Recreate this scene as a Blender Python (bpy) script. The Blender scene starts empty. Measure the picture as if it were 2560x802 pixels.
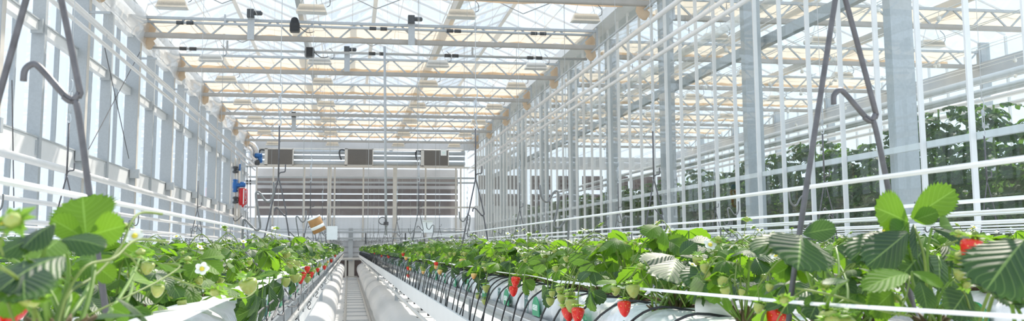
import bpy, math, random
from mathutils import Vector, Matrix
V = Vector
PI = math.pi
random.seed(7)
COL = bpy.context.scene.collection

# ------------------------------------------------------------------ camera frame
F, PX, PY, EYE = 2450.0, 1280.0, 334.0, 1.3
Yc = V((871 - PX, 620 - PY, F)).normalized()
Zc = V((-115.0, -21153.0, F)); Zc = (Zc - Yc * Zc.dot(Yc)).normalized()
Xc = Yc.cross(Zc)
def at(u, v, x=None, y=None, z=None):
    """world point seen at photo pixel (u, v) lying on the plane x=, y= or z="""
    d = V((u - PX, v - PY, F)); d = V((Xc.dot(d), Yc.dot(d), Zc.dot(d)))
    if x is not None: k = x / d.x
    elif y is not None: k = y / d.y
    else: k = (z - EYE) / d.z
    return V((d.x * k, d.y * k, d.z * k + EYE))

# ------------------------------------------------------------------ materials
def new_mat(name):
    m = bpy.data.materials.new(name); m.use_nodes = True
    nt = m.node_tree; nt.nodes.clear()
    out = nt.nodes.new('ShaderNodeOutputMaterial')
    return m, nt, out
def lk(nt, a, b): nt.links.new(a, b)
def mat(name, col, rough=.5, metal=0., var=.06, scale=8., bump=0., spec=.5, trans=0., tcol=None):
    m, nt, out = new_mat(name)
    p = nt.nodes.new('ShaderNodeBsdfPrincipled')
    tc = nt.nodes.new('ShaderNodeTexCoord'); n = nt.nodes.new('ShaderNodeTexNoise')
    n.inputs['Scale'].default_value = scale; n.inputs['Detail'].default_value = 3
    lk(nt, tc.outputs['Object'], n.inputs['Vector'])
    r = nt.nodes.new('ShaderNodeValToRGB')
    r.color_ramp.elements[0].position = .3; r.color_ramp.elements[1].position = .7
    c = V(col)
    r.color_ramp.elements[0].color = (*(c * (1 - var)), 1)
    r.color_ramp.elements[1].color = (*[min(1, q * (1 + var)) for q in c], 1)
    lk(nt, n.outputs['Fac'], r.inputs['Fac']); lk(nt, r.outputs['Color'], p.inputs['Base Color'])
    p.inputs['Roughness'].default_value = rough; p.inputs['Metallic'].default_value = metal
    p.inputs['Specular IOR Level'].default_value = spec
    if bump:
        b = nt.nodes.new('ShaderNodeBump'); b.inputs['Strength'].default_value = bump; b.inputs['Distance'].default_value = .01
        lk(nt, n.outputs['Fac'], b.inputs['Height']); lk(nt, b.outputs['Normal'], p.inputs['Normal'])
    if trans:
        t = nt.nodes.new('ShaderNodeBsdfTranslucent'); t.inputs['Color'].default_value = (*(tcol or col), 1)
        mx = nt.nodes.new('ShaderNodeMixShader'); mx.inputs[0].default_value = trans
        lk(nt, p.outputs[0], mx.inputs[1]); lk(nt, t.outputs[0], mx.inputs[2]); lk(nt, mx.outputs[0], out.inputs[0])
    else: lk(nt, p.outputs[0], out.inputs[0])
    return m
def glass_mat(name, tint=(1, 1, 1), wob=.0, haze=0., ior=1.5):
    m, nt, out = new_mat(name)
    t = nt.nodes.new('ShaderNodeBsdfTransparent'); t.inputs[0].default_value = (*tint, 1)
    g = nt.nodes.new('ShaderNodeBsdfGlossy'); g.inputs['Roughness'].default_value = .01
    f = nt.nodes.new('ShaderNodeFresnel'); ge = nt.nodes.new('ShaderNodeNewGeometry'); mr = nt.nodes.new('ShaderNodeMapRange')
    mr.inputs[3].default_value = ior; mr.inputs[4].default_value = 1/ior     # same reflectance from either side of the thin pane
    lk(nt, ge.outputs['Backfacing'], mr.inputs[0]); lk(nt, mr.outputs[0], f.inputs[0])
    mx = nt.nodes.new('ShaderNodeMixShader')
    if wob:
        tc = nt.nodes.new('ShaderNodeTexCoord'); n = nt.nodes.new('ShaderNodeTexNoise'); n.inputs['Scale'].default_value = 1.2
        b = nt.nodes.new('ShaderNodeBump'); b.inputs['Strength'].default_value = wob; b.inputs['Distance'].default_value = .02
        lk(nt, tc.outputs['Object'], n.inputs['Vector']); lk(nt, n.outputs['Fac'], b.inputs['Height'])
        lk(nt, b.outputs['Normal'], g.inputs['Normal'])
    lk(nt, f.outputs[0], mx.inputs[0]); lk(nt, t.outputs[0], mx.inputs[1]); lk(nt, g.outputs[0], mx.inputs[2])
    last = mx
    if haze:
        d = nt.nodes.new('ShaderNodeBsdfTranslucent'); d.inputs[0].default_value = (.95, .96, .97, 1)
        d2 = nt.nodes.new('ShaderNodeBsdfDiffuse'); d2.inputs[0].default_value = (.95, .96, .97, 1)
        md = nt.nodes.new('ShaderNodeMixShader'); md.inputs[0].default_value = .5
        lk(nt, d.outputs[0], md.inputs[1]); lk(nt, d2.outputs[0], md.inputs[2])
        m2 = nt.nodes.new('ShaderNodeMixShader'); m2.inputs[0].default_value = haze
        lk(nt, mx.outputs[0], m2.inputs[1]); lk(nt, md.outputs[0], m2.inputs[2]); last = m2
    lk(nt, last.outputs[0], out.inputs[0])
    return m
def leaf_mat(name, top, under, tcol, trans=.42, gloss=.35, bump=.5):
    bump *= .42
    m, nt, out = new_mat(name); N = nt.nodes
    uv = N.new('ShaderNodeUVMap'); sx = N.new('ShaderNodeSeparateXYZ'); lk(nt, uv.outputs[0], sx.inputs[0])
    def mth(op, a, b=None, c=None):
        q = N.new('ShaderNodeMath'); q.operation = op
        for i, w in enumerate((a, b, c)):
            if w is None: continue
            if isinstance(w, (int, float)): q.inputs[i].default_value = w
            else: lk(nt, w, q.inputs[i])
        return q.outputs[0]
    av = mth('ABSOLUTE', mth('SUBTRACT', sx.outputs[1], .5))
    ph = mth('MULTIPLY', mth('SUBTRACT', sx.outputs[0], mth('MULTIPLY', av, .75)), 48.)
    w = mth('SINE', ph)
    vein = mth('GREATER_THAN', mth('SINE', ph), .93)
    mid = mth('LESS_THAN', av, .018)
    vm = mth('MULTIPLY', mth('MAXIMUM', mth('MULTIPLY', vein, .45), mid), .55)
    geo = N.new('ShaderNodeNewGeometry'); oi = N.new('ShaderNodeObjectInfo')
    tc = N.new('ShaderNodeTexCoord'); nz = N.new('ShaderNodeTexNoise'); nz.inputs['Scale'].default_value = 14
    lk(nt, tc.outputs['Object'], nz.inputs['Vector'])
    mc = N.new('ShaderNodeMix'); mc.data_type = 'RGBA'
    mc.inputs[6].default_value = (*top, 1); mc.inputs[7].default_value = (*under, 1)
    lk(nt, geo.outputs['Backfacing'], mc.inputs[0])
    hs = N.new('ShaderNodeHueSaturation')
    lk(nt, mth('ADD', .485, mth('MULTIPLY', nz.outputs['Fac'], .03)), hs.inputs['Hue'])
    lk(nt, mth('ADD', .55, mth('MULTIPLY', nz.outputs['Fac'], .9)), hs.inputs['Value'])
    lk(nt, mc.outputs[2], hs.inputs['Color'])
    m2 = N.new('ShaderNodeMix'); m2.data_type = 'RGBA'; lk(nt, vm, m2.inputs[0])
    lk(nt, hs.outputs[0], m2.inputs[6]); m2.inputs[7].default_value = (.35, .5, .14, 1)
    p = N.new('ShaderNodeBsdfPrincipled'); lk(nt, m2.outputs[2], p.inputs['Base Color'])
    p.inputs['Roughness'].default_value = gloss + .08; p.inputs['Specular IOR Level'].default_value = .42
    b = N.new('ShaderNodeBump'); b.inputs['Strength'].default_value = bump; b.inputs['Distance'].default_value = .004
    lk(nt, w, b.inputs['Height']); lk(nt, b.outputs['Normal'], p.inputs['Normal'])
    t = N.new('ShaderNodeBsdfTranslucent')
    h2 = N.new('ShaderNodeHueSaturation'); h2.inputs['Color'].default_value = (*tcol, 1)
    lk(nt, mth('ADD', .6, mth('MULTIPLY', nz.outputs['Fac'], .8)), h2.inputs['Value']); lk(nt, h2.outputs[0], t.inputs['Color'])
    mx = N.new('ShaderNodeMixShader'); mx.inputs[0].default_value = trans
    lk(nt, p.outputs[0], mx.inputs[1]); lk(nt, t.outputs[0], mx.inputs[2]); lk(nt, mx.outputs[0], out.inputs[0])
    return m
def berry_mat(name, c1, c2, seed=(.75, .6, .15)):
    m, nt, out = new_mat(name); N = nt.nodes
    p = N.new('ShaderNodeBsdfPrincipled'); tc = N.new('ShaderNodeTexCoord')
    vo = N.new('ShaderNodeTexVoronoi'); vo.inputs['Scale'].default_value = 260
    lk(nt, tc.outputs['Object'], vo.inputs['Vector'])
    r = N.new('ShaderNodeValToRGB'); r.color_ramp.elements[0].position = .12; r.color_ramp.elements[1].position = .2
    r.color_ramp.elements[0].color = (*seed, 1); r.color_ramp.elements[1].color = (0, 0, 0, 1)
    gt = N.new('ShaderNodeMath'); gt.operation = 'LESS_THAN'; gt.inputs[1].default_value = .2
    lk(nt, vo.outputs['Distance'], gt.inputs[0])
    sx = N.new('ShaderNodeSeparateXYZ'); lk(nt, tc.outputs['Object'], sx.inputs[0])
    mr = N.new('ShaderNodeMapRange'); mr.inputs[1].default_value = -.03; mr.inputs[2].default_value = 0.0
    lk(nt, sx.outputs[2], mr.inputs[0])
    mc = N.new('ShaderNodeMix'); mc.data_type = 'RGBA'; mc.inputs[6].default_value = (*c1, 1); mc.inputs[7].default_value = (*c2, 1)
    lk(nt, mr.outputs[0], mc.inputs[0])
    m2 = N.new('ShaderNodeMix'); m2.data_type = 'RGBA'; lk(nt, gt.outputs[0], m2.inputs[0])
    lk(nt, mc.outputs[2], m2.inputs[6]); m2.inputs[7].default_value = (*seed, 1)
    lk(nt, m2.outputs[2], p.inputs['Base Color']); p.inputs['Roughness'].default_value = .28
    p.inputs['Subsurface Weight'].default_value = .15; p.inputs['Subsurface Radius'].default_value = (.01, .004, .002)
    b = N.new('ShaderNodeBump'); b.inputs['Strength'].default_value = .5; b.inputs['Distance'].default_value = .001
    lk(nt, vo.outputs['Distance'], b.inputs['Height']); lk(nt, b.outputs['Normal'], p.inputs['Normal'])
    lk(nt, p.outputs[0], out.inputs[0])
    return m

M = dict(
 galv=mat('galvanised_steel', (.49, .515, .53), .5, .1, .05, 30, .05),
 chord=mat('truss_chord_enamel', (.43, .40, .365), .5, 0, .05, 6),
 cream=mat('cream_painted_and_sunlit_steel', (.66, .62, .56), .5, 0, .04, 6),
 white=mat('white_painted_aluminium', (.83, .83, .82), .35, 0, .03, 5),
 pipe=mat('white_pipe_enamel', (.84, .82, .80), .22, .1, .03, 3),
 duct=mat('white_plastic_film', (.87, .86, .85), .35, 0, .025, 4, .25, trans=.12),
 floorw=mat('white_ground_sheet', (.90, .89, .87), .5, 0, .03, 1.2, .15),
 rod=mat('grey_galvanised_rod', (.12, .115, .12), .45, .2, .22, 60, .1),
 rodm=mat('weathered_rod', (.20, .20, .195), .42, .3, .2, 60, .1),
 rodl=mat('pale_galvanised_rod', (.33, .34, .34), .4, .3, .15, 60, .1),
 wire=mat('thin_steel_wire', (.45, .45, .44), .4, .5, .1, 20),
 string=mat('white_cord', (.90, .88, .86), .6, 0, .03, 40),
 black=mat('black_polythene', (.018, .02, .024), .38, 0, .3, 40),
 dark=mat('dark_grey_plastic', (.07, .075, .08), .45, 0, .2, 30),
 bag=mat('white_grow_bag_film', (.86, .87, .89), .28, 0, .05, 22, .9, trans=.06),
 bagin=mat('brown_substrate', (.09, .04, .022), .95, 0, .5, 120, .8),
 gutter=mat('pale_coated_gutter', (.78, .81, .83), .25, .15, .04, 5),
 card=mat('white_edge_card', (.90, .87, .84), .5, 0, .02, 10),
 screen=mat('cream_shade_cloth', (.84, .74, .62), .8, 0, .05, 3, .15, trans=.55, tcol=(.90, .76, .60)),
 film=glass_mat('bunched_plastic_film', (.93, .93, .92), .5, .35),
 lamp=mat('lamp_housing', (.82, .80, .75), .4, 0, .04, 8),
 lampg=mat('lamp_reflector', (.62, .63, .62), .3, .3, .08, 50),
 heater=mat('brown_heater_grille', (.20, .18, .16), .7, 0, .2, 90, .5),
 slat=mat('brown_wall_board', (.115, .085, .08), .6, 0, .15, 4),
 panelw=mat('white_corrugated_sheet', (.85, .87, .89), .4, 0, .03, 3, trans=.35),
 panelg=mat('pale_grey_cladding', (.58, .58, .585), .5, 0, .05, 2, .1),
 silver=mat('silver_insulation_jacket', (.62, .63, .65), .22, .8, .15, 20, .5),
 blue=mat('blue_valve_paint', (.02, .14, .42), .35, 0, .15, 30),
 red=mat('red_vessel_paint', (.55, .012, .015), .3, 0, .1, 20),
 green=mat('green_print', (.01, .30, .13), .4, 0, .12, 30),
 teal=mat('dark_teal_print', (.01, .12, .11), .4, 0, .1, 30),
 printw=mat('pale_print', (.70, .84, .76), .4, 0, .05, 30),
 kraft=mat('kraft_cardboard', (.42, .22, .08), .8, 0, .12, 40),
 paper=mat('white_paper', (.86, .86, .82), .7, 0, .03, 30),
 peg=mat('black_dripper', (.012, .013, .02), .3, 0, .2, 60),
 petiole=mat('leaf_stalk', (.17, .28, .05), .5, 0, .18, 60, trans=.25, tcol=(.5, .75, .12)),
 runner=mat('fruit_stalk', (.20, .27, .06), .45, 0, .18, 60, trans=.25, tcol=(.6, .75, .2)),
 redstem=mat('old_crown', (.10, .07, .025), .7, 0, .4, 90),
 sepal=mat('green_calyx', (.17, .32, .04), .5, 0, .2, 80, trans=.35, tcol=(.35, .6, .06)),
 petal=mat('white_petal', (.92, .92, .88), .5, 0, .02, 40, trans=.3),
 stamen=mat('yellow_flower_centre', (.75, .62, .05), .6, 0, .2, 200),
 outside=mat('outside_ground', (.62, .60, .58), .8, 0, .12, .6),
 brick=mat('distant_brown_building', (.42, .33, .29), .8, 0, .15, 1),
 pvc=mat('white_pvc_pipe', (.88, .87, .83), .25, 0, .02, 10),
 glassw=glass_mat('side_wall_glass', (.95, .98, 1.), .0),
 glassr=glass_mat('roof_glass', (.96, .98, 1.), .0, .06),
 glassp=glass_mat('partition_glass', (.93, .97, .975), .08, .015, 1.45),
 filmc=glass_mat('clear_crinkled_film', (.93, .93, .94), .6, .12, 1.5),
 leaf=leaf_mat('strawberry_leaf', (.016, .046, .020), (.06, .11, .035), (.15, .33, .02), .30, .40, .35),
 leafy=leaf_mat('young_strawberry_leaf', (.045, .10, .016), (.09, .16, .03), (.26, .52, .02), .46, .5, .25),
 tleaf=leaf_mat('tomato_leaf', (.03, .075, .025), (.07, .13, .05), (.20, .40, .05), .34, .5),
 bred=berry_mat('ripe_strawberry', (.72, .006, .008), (.70, .03, .012)),
 borange=berry_mat('half_ripe_strawberry', (.80, .20, .03), (.80, .62, .22), (.7, .5, .1)),
 bgreen=berry_mat('unripe_strawberry', (.30, .34, .07), (.36, .42, .10), (.5, .35, .08)),
)

# ------------------------------------------------------------------ mesh building
class MB:
    def __init__(s): s.v = []; s.f = []; s.m = []; s.uv = {}; s.mi = 0
    def add(s, vs, fs, uv=None):
        b = len(s.v); s.v.extend([tuple(q) for q in vs])
        for f in fs: s.f.append(tuple(i + b for i in f)); s.m.append(s.mi)
        if uv:
            for i, q in enumerate(uv): s.uv[b + i] = q
    def box(s, x0, x1, y0, y1, z0, z1):
        s.add([(x0,y0,z0),(x1,y0,z0),(x1,y1,z0),(x0,y1,z0),(x0,y0,z1),(x1,y0,z1),(x1,y1,z1),(x0,y1,z1)],
              [(0,3,2,1),(4,5,6,7),(0,1,5,4),(1,2,6,5),(2,3,7,6),(3,0,4,7)]); return s
    def bar(s, p, q, w, h, up=V((0,0,1))):
        p, q = V(p), V(q); d = (q - p).normalized()
        if abs(d.dot(up)) > .98: up = V((0,1,0))
        a = d.cross(up).normalized() * w / 2; b = a.cross(d).normalized() * h / 2
        vs = [p-a-b, p+a-b, p+a+b, p-a+b, q-a-b, q+a-b, q+a+b, q-a+b]
        s.add(vs, [(0,3,2,1),(4,5,6,7),(0,1,5,4),(1,2,6,5),(2,3,7,6),(3,0,4,7)]); return s
    def prism(s, prof, y0, y1):           # profile in (x, z), extruded along y
        n = len(prof); vs = [(x, y0, z) for x, z in prof] + [(x, y1, z) for x, z in prof]
        s.add(vs, [(i, (i+1) % n, n + (i+1) % n, n + i) for i in range(n)] + [tuple(range(n))[::-1], tuple(range(n, 2*n))]); return s
    def tube(s, pts, r, seg=6, cap=True):
        pts = [V(p) for p in pts]; n = len(pts); rr = r if isinstance(r, (list, tuple)) else [r] * n
        t0 = (pts[1] - pts[0]).normalized(); ref = V((0,0,1)) if abs(t0.z) < .9 else V((1,0,0))
        a = t0.cross(ref).normalized(); vs = []
        for i in range(n):
            t = (pts[min(i+1, n-1)] - pts[max(i-1, 0)])
            t = t.normalized() if t.length > 1e-9 else t0
            a = (a - t * a.dot(t)); a = a.normalized() if a.length > 1e-6 else t.orthogonal().normalized()
            b = t.cross(a)
            for k in range(seg):
                an = 2 * PI * k / seg; vs.append(pts[i] + (a * math.cos(an) + b * math.sin(an)) * rr[i])
        fs = [(i*seg + k, i*seg + (k+1) % seg, (i+1)*seg + (k+1) % seg, (i+1)*seg + k) for i in range(n-1) for k in range(seg)]
        if cap: fs += [tuple(range(seg))[::-1], tuple(range((n-1)*seg, n*seg))]
        s.add(vs, fs); return s
    def lathe(s, prof, o=(0,0,0), seg=12, ax='z'):   # prof: (r, h)
        o = V(o); vs = []
        for r, h in prof:
            for k in range(seg):
                an = 2*PI*k/seg; c, d = r*math.cos(an), r*math.sin(an)
                vs.append(o + (V((c, d, h)) if ax == 'z' else V((h, c, d)) if ax == 'x' else V((d, h, c))))
        n = len(prof)
        fs = [(i*seg + k, i*seg + (k+1) % seg, (i+1)*seg + (k+1) % seg, (i+1)*seg + k) for i in range(n-1) for k in range(seg)]
        fs += [tuple(range(seg))[::-1], tuple(range((n-1)*seg, n*seg))]
        s.add(vs, fs); return s
def smooth_path(pts, n=4):
    P = [V(p) for p in pts]; out = []
    for i in range(len(P) - 1):
        p0, p1, p2, p3 = P[max(i-1,0)], P[i], P[i+1], P[min(i+2, len(P)-1)]
        for k in range(n):
            t = k / n
            out.append(.5*((2*p1) + (p2-p0)*t + (2*p0-5*p1+4*p2-p3)*t*t + (3*p1-p0-3*p2+p3)*t*t*t))
    out.append(P[-1]); return out
def wloc(o):
    l = V((0,0,0))
    while o: l += o.location; o = o.parent
    return l
def mesh(name, mb, mats, smooth=False, org=V((0,0,0))):
    me = bpy.data.meshes.new(name)
    me.from_pydata([(x-org.x, y-org.y, z-org.z) for x, y, z in mb.v], [], mb.f)
    for m in (mats if isinstance(mats, (list, tuple)) else [mats]): me.materials.append(M[m] if isinstance(m, str) else m)
    if any(mb.m): me.polygons.foreach_set('material_index', mb.m)
    if mb.uv:
        l = me.uv_layers.new(name='UVMap'); d = []
        for lp in me.loops: d.extend(mb.uv.get(lp.vertex_index, (.5, .5)))
        l.data.foreach_set('uv', d)
    if smooth: me.polygons.foreach_set('use_smooth', [True] * len(me.polygons))
    me.update(); return me
def part(name, mb, mats, parent, smooth=False, label=None, org=None):
    """mesh given in the parent's world frame; its own origin may be moved to org (world)"""
    base = wloc(parent); o_ = V(org) if org is not None else base
    o = bpy.data.objects.new(name, mesh(name, mb, mats, smooth, o_)); COL.objects.link(o)
    o.parent = parent; o.location = o_ - base
    if label: o['label'] = label
    return o
def tag(o, label=None, cat=None, group=None, kind=None):
    if label: o['label'] = label
    if cat: o['category'] = cat
    if group: o['group'] = group
    if kind: o['kind'] = kind
    return o
def single(name, mb, mats, label=None, cat=None, group=None, kind=None, smooth=False):
    xs = [v[0] for v in mb.v]; ys = [v[1] for v in mb.v]; zs = [v[2] for v in mb.v]
    b = V(((min(xs)+max(xs))/2, (min(ys)+max(ys))/2, min(zs)))
    o = bpy.data.objects.new(name, mesh(name, mb, mats, smooth, b)); COL.objects.link(o); o.location = b
    return tag(o, label, cat, group, kind)
def root(name, loc, label=None, cat=None, group=None, kind=None):
    o = bpy.data.objects.new(name, None); COL.objects.link(o); o.location = V(loc); o.empty_display_size = .05
    return tag(o, label, cat, group, kind)
def dup(o, loc=None, rz=None, label=None, group=None, parent=None, scale=None):
    c = o.copy(); COL.objects.link(c)
    if parent is not None: c.parent = parent
    for ch in o.children: dup(ch, parent=c)
    if loc is not None: c.location = V(loc)
    if rz is not None: c.rotation_euler = (0, 0, rz)
    if scale is not None: c.scale = (scale,)*3
    if label: c['label'] = label
    if group: c['group'] = group
    return c
ORD = 'first second third fourth fifth sixth seventh eighth ninth tenth eleventh twelfth thirteenth fourteenth fifteenth sixteenth seventeenth eighteenth nineteenth twentieth'.split()
def nth(i):
    if i < 20: return ORD[i]
    t = ['twenty', 'thirty', 'forty', 'fifty', 'sixty', 'seventy', 'eighty', 'ninety'][(i+1)//10 - 2]; k = (i+1) % 10
    return (t[:-1] + 'ieth') if k == 0 else t + '-' + ORD[k-1]
def S(o): o['kind'] = 'structure'; return o

XL, XR, X2 = -4.3, 5.4, 15.6          # truss ends: strawberry bay, next bay
YE = 44.8                             # end wall
XG = 5.7                              # glass partition
WORLD, SUN, EXPO = 1.4, 5.6, .06
# ================================================================== THE SETTING
b = MB(); b.box(-4.75, XG, -3, YE, -.05, 0); S(single('floor', b, 'floorw'))
b = MB(); b.box(XG, X2 + .3, -3, YE, -.05, -.002); S(single('floor', b, 'floorw'))
b = MB(); b.box(-70, 70, -30, 120, -.30, -.06); S(single('ground', b, 'outside'))

# left wall: one window per 4 m field, columns and posts are things of their own
yb = [8.8 + 4*i for i in range(10)]
for i, y0 in enumerate(yb[:-1]):
    w = root('window_%d' % (i + 1), (-4.55, y0, 0)); S(w)
    g = MB(); g.add([(-4.56, y0, .3), (-4.56, y0+4, .3), (-4.56, y0+4, 5.7), (-4.56, y0, 5.7)], [(0,1,2,3)])
    part('pane', g, 'glassw', w)
    f = MB()
    for k in (.68, 1.36, 2.66, 3.34): f.box(-4.60, -4.53, y0+k-.022, y0+k+.022, .3, 5.7)
    part('window_frame', f, 'galv', w)
    r = MB()
    for z0, z1, d in ((4.42, 4.56, .10), (2.58, 2.88, .14), (.2, .5, .12), (5.62, 5.74, .12)):
        r.box(-4.52, -4.52+d, y0, y0+4, z0, z1)
    part('cross_rail', r, 'white', w)
    r = MB()
    for z1, d in ((4.56, .12), (2.88, .16)): r.box(-4.52, -4.52+d, y0, y0+4, z1, z1+.02)
    for z1 in (4.5, 2.75):
        for yy in (y0+.1, y0+1.88): r.box(-4.52, -4.36, yy-.02, yy+.02, z1-.12, z1+.09)
    part('rail_bracket', r, 'galv', w)
b = MB(); b.box(-4.7, -4.45, -3, YE, 0, .3); S(single('baseboard_left', b, 'panelg'))
b = MB(); b.box(-4.62, -4.4, 4.8, YE, 5.72, 5.86); b.box(-4.62, -4.58, 4.8, YE, 5.86, 6.35); S(single('wall_left', b, 'white'))
for i in range(9):
    y = 8.8 + 4*i
    if y > 9:
        b = MB(); b.box(-4.53, -4.27, y-.06, y-.045, 0, 6.1); b.box(-4.53, -4.27, y+.06, y+.075, 0, 6.1); b.box(-4.45, -4.42, y-.05, y+.06, 0, 6.1)
        c = root('steel_column', (-4.4, y, 0), 'galvanised steel column of the left glass wall, %s from the camera' % nth(i-1), 'column', 'columns of the left glass wall')
        part('column_shaft', b, 'galv', c)
        b = MB(); b.box(-4.272, -4.262, y-.06, y+.075, 0, 6.1); part('inner_flange', b, 'cream', c, label='inner face tinted cream for warm sunlight')  # warm sunlight on the inward face, put in as cream colour
        b = MB(); b.box(-4.30, -3.93, y-.10, y-.065, 5.16, 5.2); b.box(-4.30, -4.26, y-.12, y-.06, 5.08, 5.24); part('pipe_arm', b, 'galv', c)
        b = MB(); b.tube([(-3.97, y-.08, 5.17), (-3.97, y-.08, 4.72)], .006); part('pipe_hanger', b, 'galv', c)
        b = MB(); b.box(-4.36, -4.18, y-.15, y-.062, 2.72, 2.90); part('foot_bracket', b, 'galv', c)
    y += 2
    b = MB(); b.box(-4.53, -4.35, y-.05, y-.035, 0, 5.9); b.box(-4.37, -4.35, y-.035, y+.06, 0, 5.9)
    tag(single('wall_post', b, 'galv'), 'narrow galvanised post of the left glass wall, %s counted from the camera' % nth(i), 'post', 'narrow posts of the left glass wall')

# roof: three ridges over the strawberry bay, three over the next one
def roof(x0, x1, n, y0, y1):
    w = (x1 - x0) / n
    for k in range(n):
        a, c = x0 + k*w, x0 + (k+1)*w; m = (a + c)/2; zg, zr = 6.35, 7.02
        r = root('ceiling', (m, y0, zg)); S(r)
        g = MB(); g.add([(a,y0,zg),(m,y0,zr),(m,y1,zr),(a,y1,zg),(c,y0,zg),(c,y1,zg)], [(0,3,2,1),(1,2,5,4)])
        part('roof_pane', g, 'glassr', r)
        f = MB(); y = y0
        while y < y1:
            f.bar((a, y, zg-.02), (m, y, zr-.02), .026, .04); f.bar((m, y, zr-.02), (c, y, zg-.02), .026, .04); y += 1.0
        part('glazing_bar', f, 'white', r)
        f = MB(); f.box(m-.05, m+.05, y0, y1, zr-.05, zr+.03); part('ridge_bar', f, 'white', r)
        f = MB(); y = y0 + 1.0
        while y < y1:      # opened vent stays
            f.tube([(m-.02, y, 6.45), (m-.75, y, 6.78)], .012, 5); f.tube([(m-.02, y, 6.45), (m+.75, y, 6.78)], .012, 5)
            y += 4
        part('vent_rod', f, 'rodl', r)
    for k in range(1, n):
        a = x0 + k*w; f = MB(); f.prism([(a-.09, 6.36), (a-.05, 6.2), (a+.05, 6.2), (a+.09, 6.36)], y0, y1)
        o = single('ceiling', f, 'galv' if (k == 1 and x0 < 0) else 'cream'); S(o)
roof(XL, XR, 3, 8.0, YE)
roof(XG + .2, X2, 3, 8.0, YE)
b = MB(); b.box(-4.42, -4.2, 8.8, YE, 6.15, 6.38); S(single('trim_1', b, 'white'))
b = MB(); b.box(XR-.05, XG+.3, 8.8, YE, 6.15, 6.38); S(single('trim_2', b, 'white'))

# trusses
def truss_proto(x0, x1, n, lower='chord'):
    r = root('lattice_truss', (x0, 0, 5.68))
    L = x1 - x0
    b = MB(); b.prism([(x0, 0), (x1, 0), (x1, .0), (x0, 0)], 0, 0) if 0 else None
    b = MB(); b.box(x0, x1, -.05, .05, 5.64, 5.655); b.box(x0, x1, -.055, -.035, 5.655, 5.735); b.box(x0, x1, .035, .05, 5.655, 5.735); b.box(x0, x1, -.035, .035, 5.72, 5.735)
    part('bottom_chord', b, lower, r)
    b = MB(); b.box(x0, x1, -.03, .03, 6.03, 6.085); part('top_chord', b, 'galv', r)
    p = L / n
    for k in range(n):
        a = x0 + k*p
        b = MB(); b.bar((a+.04, 0, 6.05), (a+p/2-.02, 0, 5.70), .035, .03, V((0,1,0))); part('diagonal', b, 'galv', r)
        b = MB(); b.bar((a+p/2+.02, 0, 5.70), (a+p-.04, 0, 6.05), .035, .03, V((0,1,0))); part('diagonal', b, 'galv', r)
    for xx in (x0, x1):
        b = MB(); b.box(xx-.02, xx+.02, -.06, .06, 5.64, 6.14); part('end_plate', b, 'galv', r)
    return r
def at_y(o, y, **k): return dup(o, (o.location.x, y, o.location.z), **k)
tp = truss_proto(-4.24, 5.38, 11)
tys = [16.8 + 4*i for i in range(7)]
for i, y in enumerate(tys):
    o = tp if i == 0 else dup(tp); o.location.y = y
    tag(o, 'long lattice roof truss over the strawberry aisle, %s counted from the camera' % nth(i), 'truss', 'roof trusses over the strawberry bay')
tp2 = truss_proto(6.13, 15.42, 11)
for i, y in enumerate([13.8 + 4*j for j in range(8)]):
    o = tp2 if i == 0 else dup(tp2); o.location.y = y
    tag(o, 'lattice roof truss behind the glass partition, %s counted from the camera' % nth(i), 'truss', 'roof trusses of the bay behind the glass')

# shade cloths drawn part way, hung just over each truss
def cloth(x0, x1, y, wd):
    b = MB(); nx, ny = 40, 6; vs = []; fs = []
    for i in range(nx+1):
        for j in range(ny+1):
            x = x0 + (x1-x0)*i/nx; t = j/ny
            vs.append((x, y + .05 + t*(wd + .06*math.sin(i*1.9 + y)), 6.10 - .03*math.sin(PI*((i*.5) % 1)) - .05*t*(1-t)*2))
    for i in range(nx):
        for j in range(ny): q = i*(ny+1)+j; fs.append((q, q+1, q+ny+2, q+ny+1))
    b.add(vs, fs)
    yy = y + .05 + wd
    b.tube([(x0 + (x1-x0)*i/24, yy + .02*math.sin(i*2.1), 6.05 + .015*math.sin(i*1.3)) for i in range(25)], .045, 6)
    return b
for i, y in enumerate([12.8] + tys):
    if y > 41: continue
    tag(single('shade_cloth', cloth(XL+.12, XR-.12, y, 1.5), 'screen', smooth=True), 'cream shade cloth drawn above the %s' % (('%s truss over the strawberry aisle' % nth(i-1)) if i else 'aisle nearer than the first visible truss'), 'shade cloth', 'cream shade cloths over the strawberry bay')
for i, y in enumerate([13.8 + 4*j for j in range(8)]):
    tag(single('shade_cloth', cloth(XG+.4, X2-.12, y, 1.35), 'screen', smooth=True), 'cream shade cloth above the %s truss of the bay behind the glass' % nth(i), 'shade cloth', 'cream shade cloths behind the glass')
def bundle(x, y, lab, grp):
    rg = random.Random(int(y*10 + x)); b = MB()
    b.tube([(x + rg.uniform(-.03,.03), y + .25 + rg.uniform(-.03,.03), 6.05 - k*.085) for k in range(8)], [.05,.10,.13,.10,.14,.11,.12,.05], 9)
    tag(single('cloth_bundle', b, 'screen', smooth=True), lab, 'cloth bundle', grp)
for i, y in enumerate(tys):
    bundle(-4.17, y, 'bunched end of cream cloth at the left end of the %s truss' % nth(i), 'bunched cloth ends')
    bundle(XR-.1, y, 'bunched end of cream cloth at the glass partition by the %s truss' % nth(i), 'bunched cloth ends')

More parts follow.
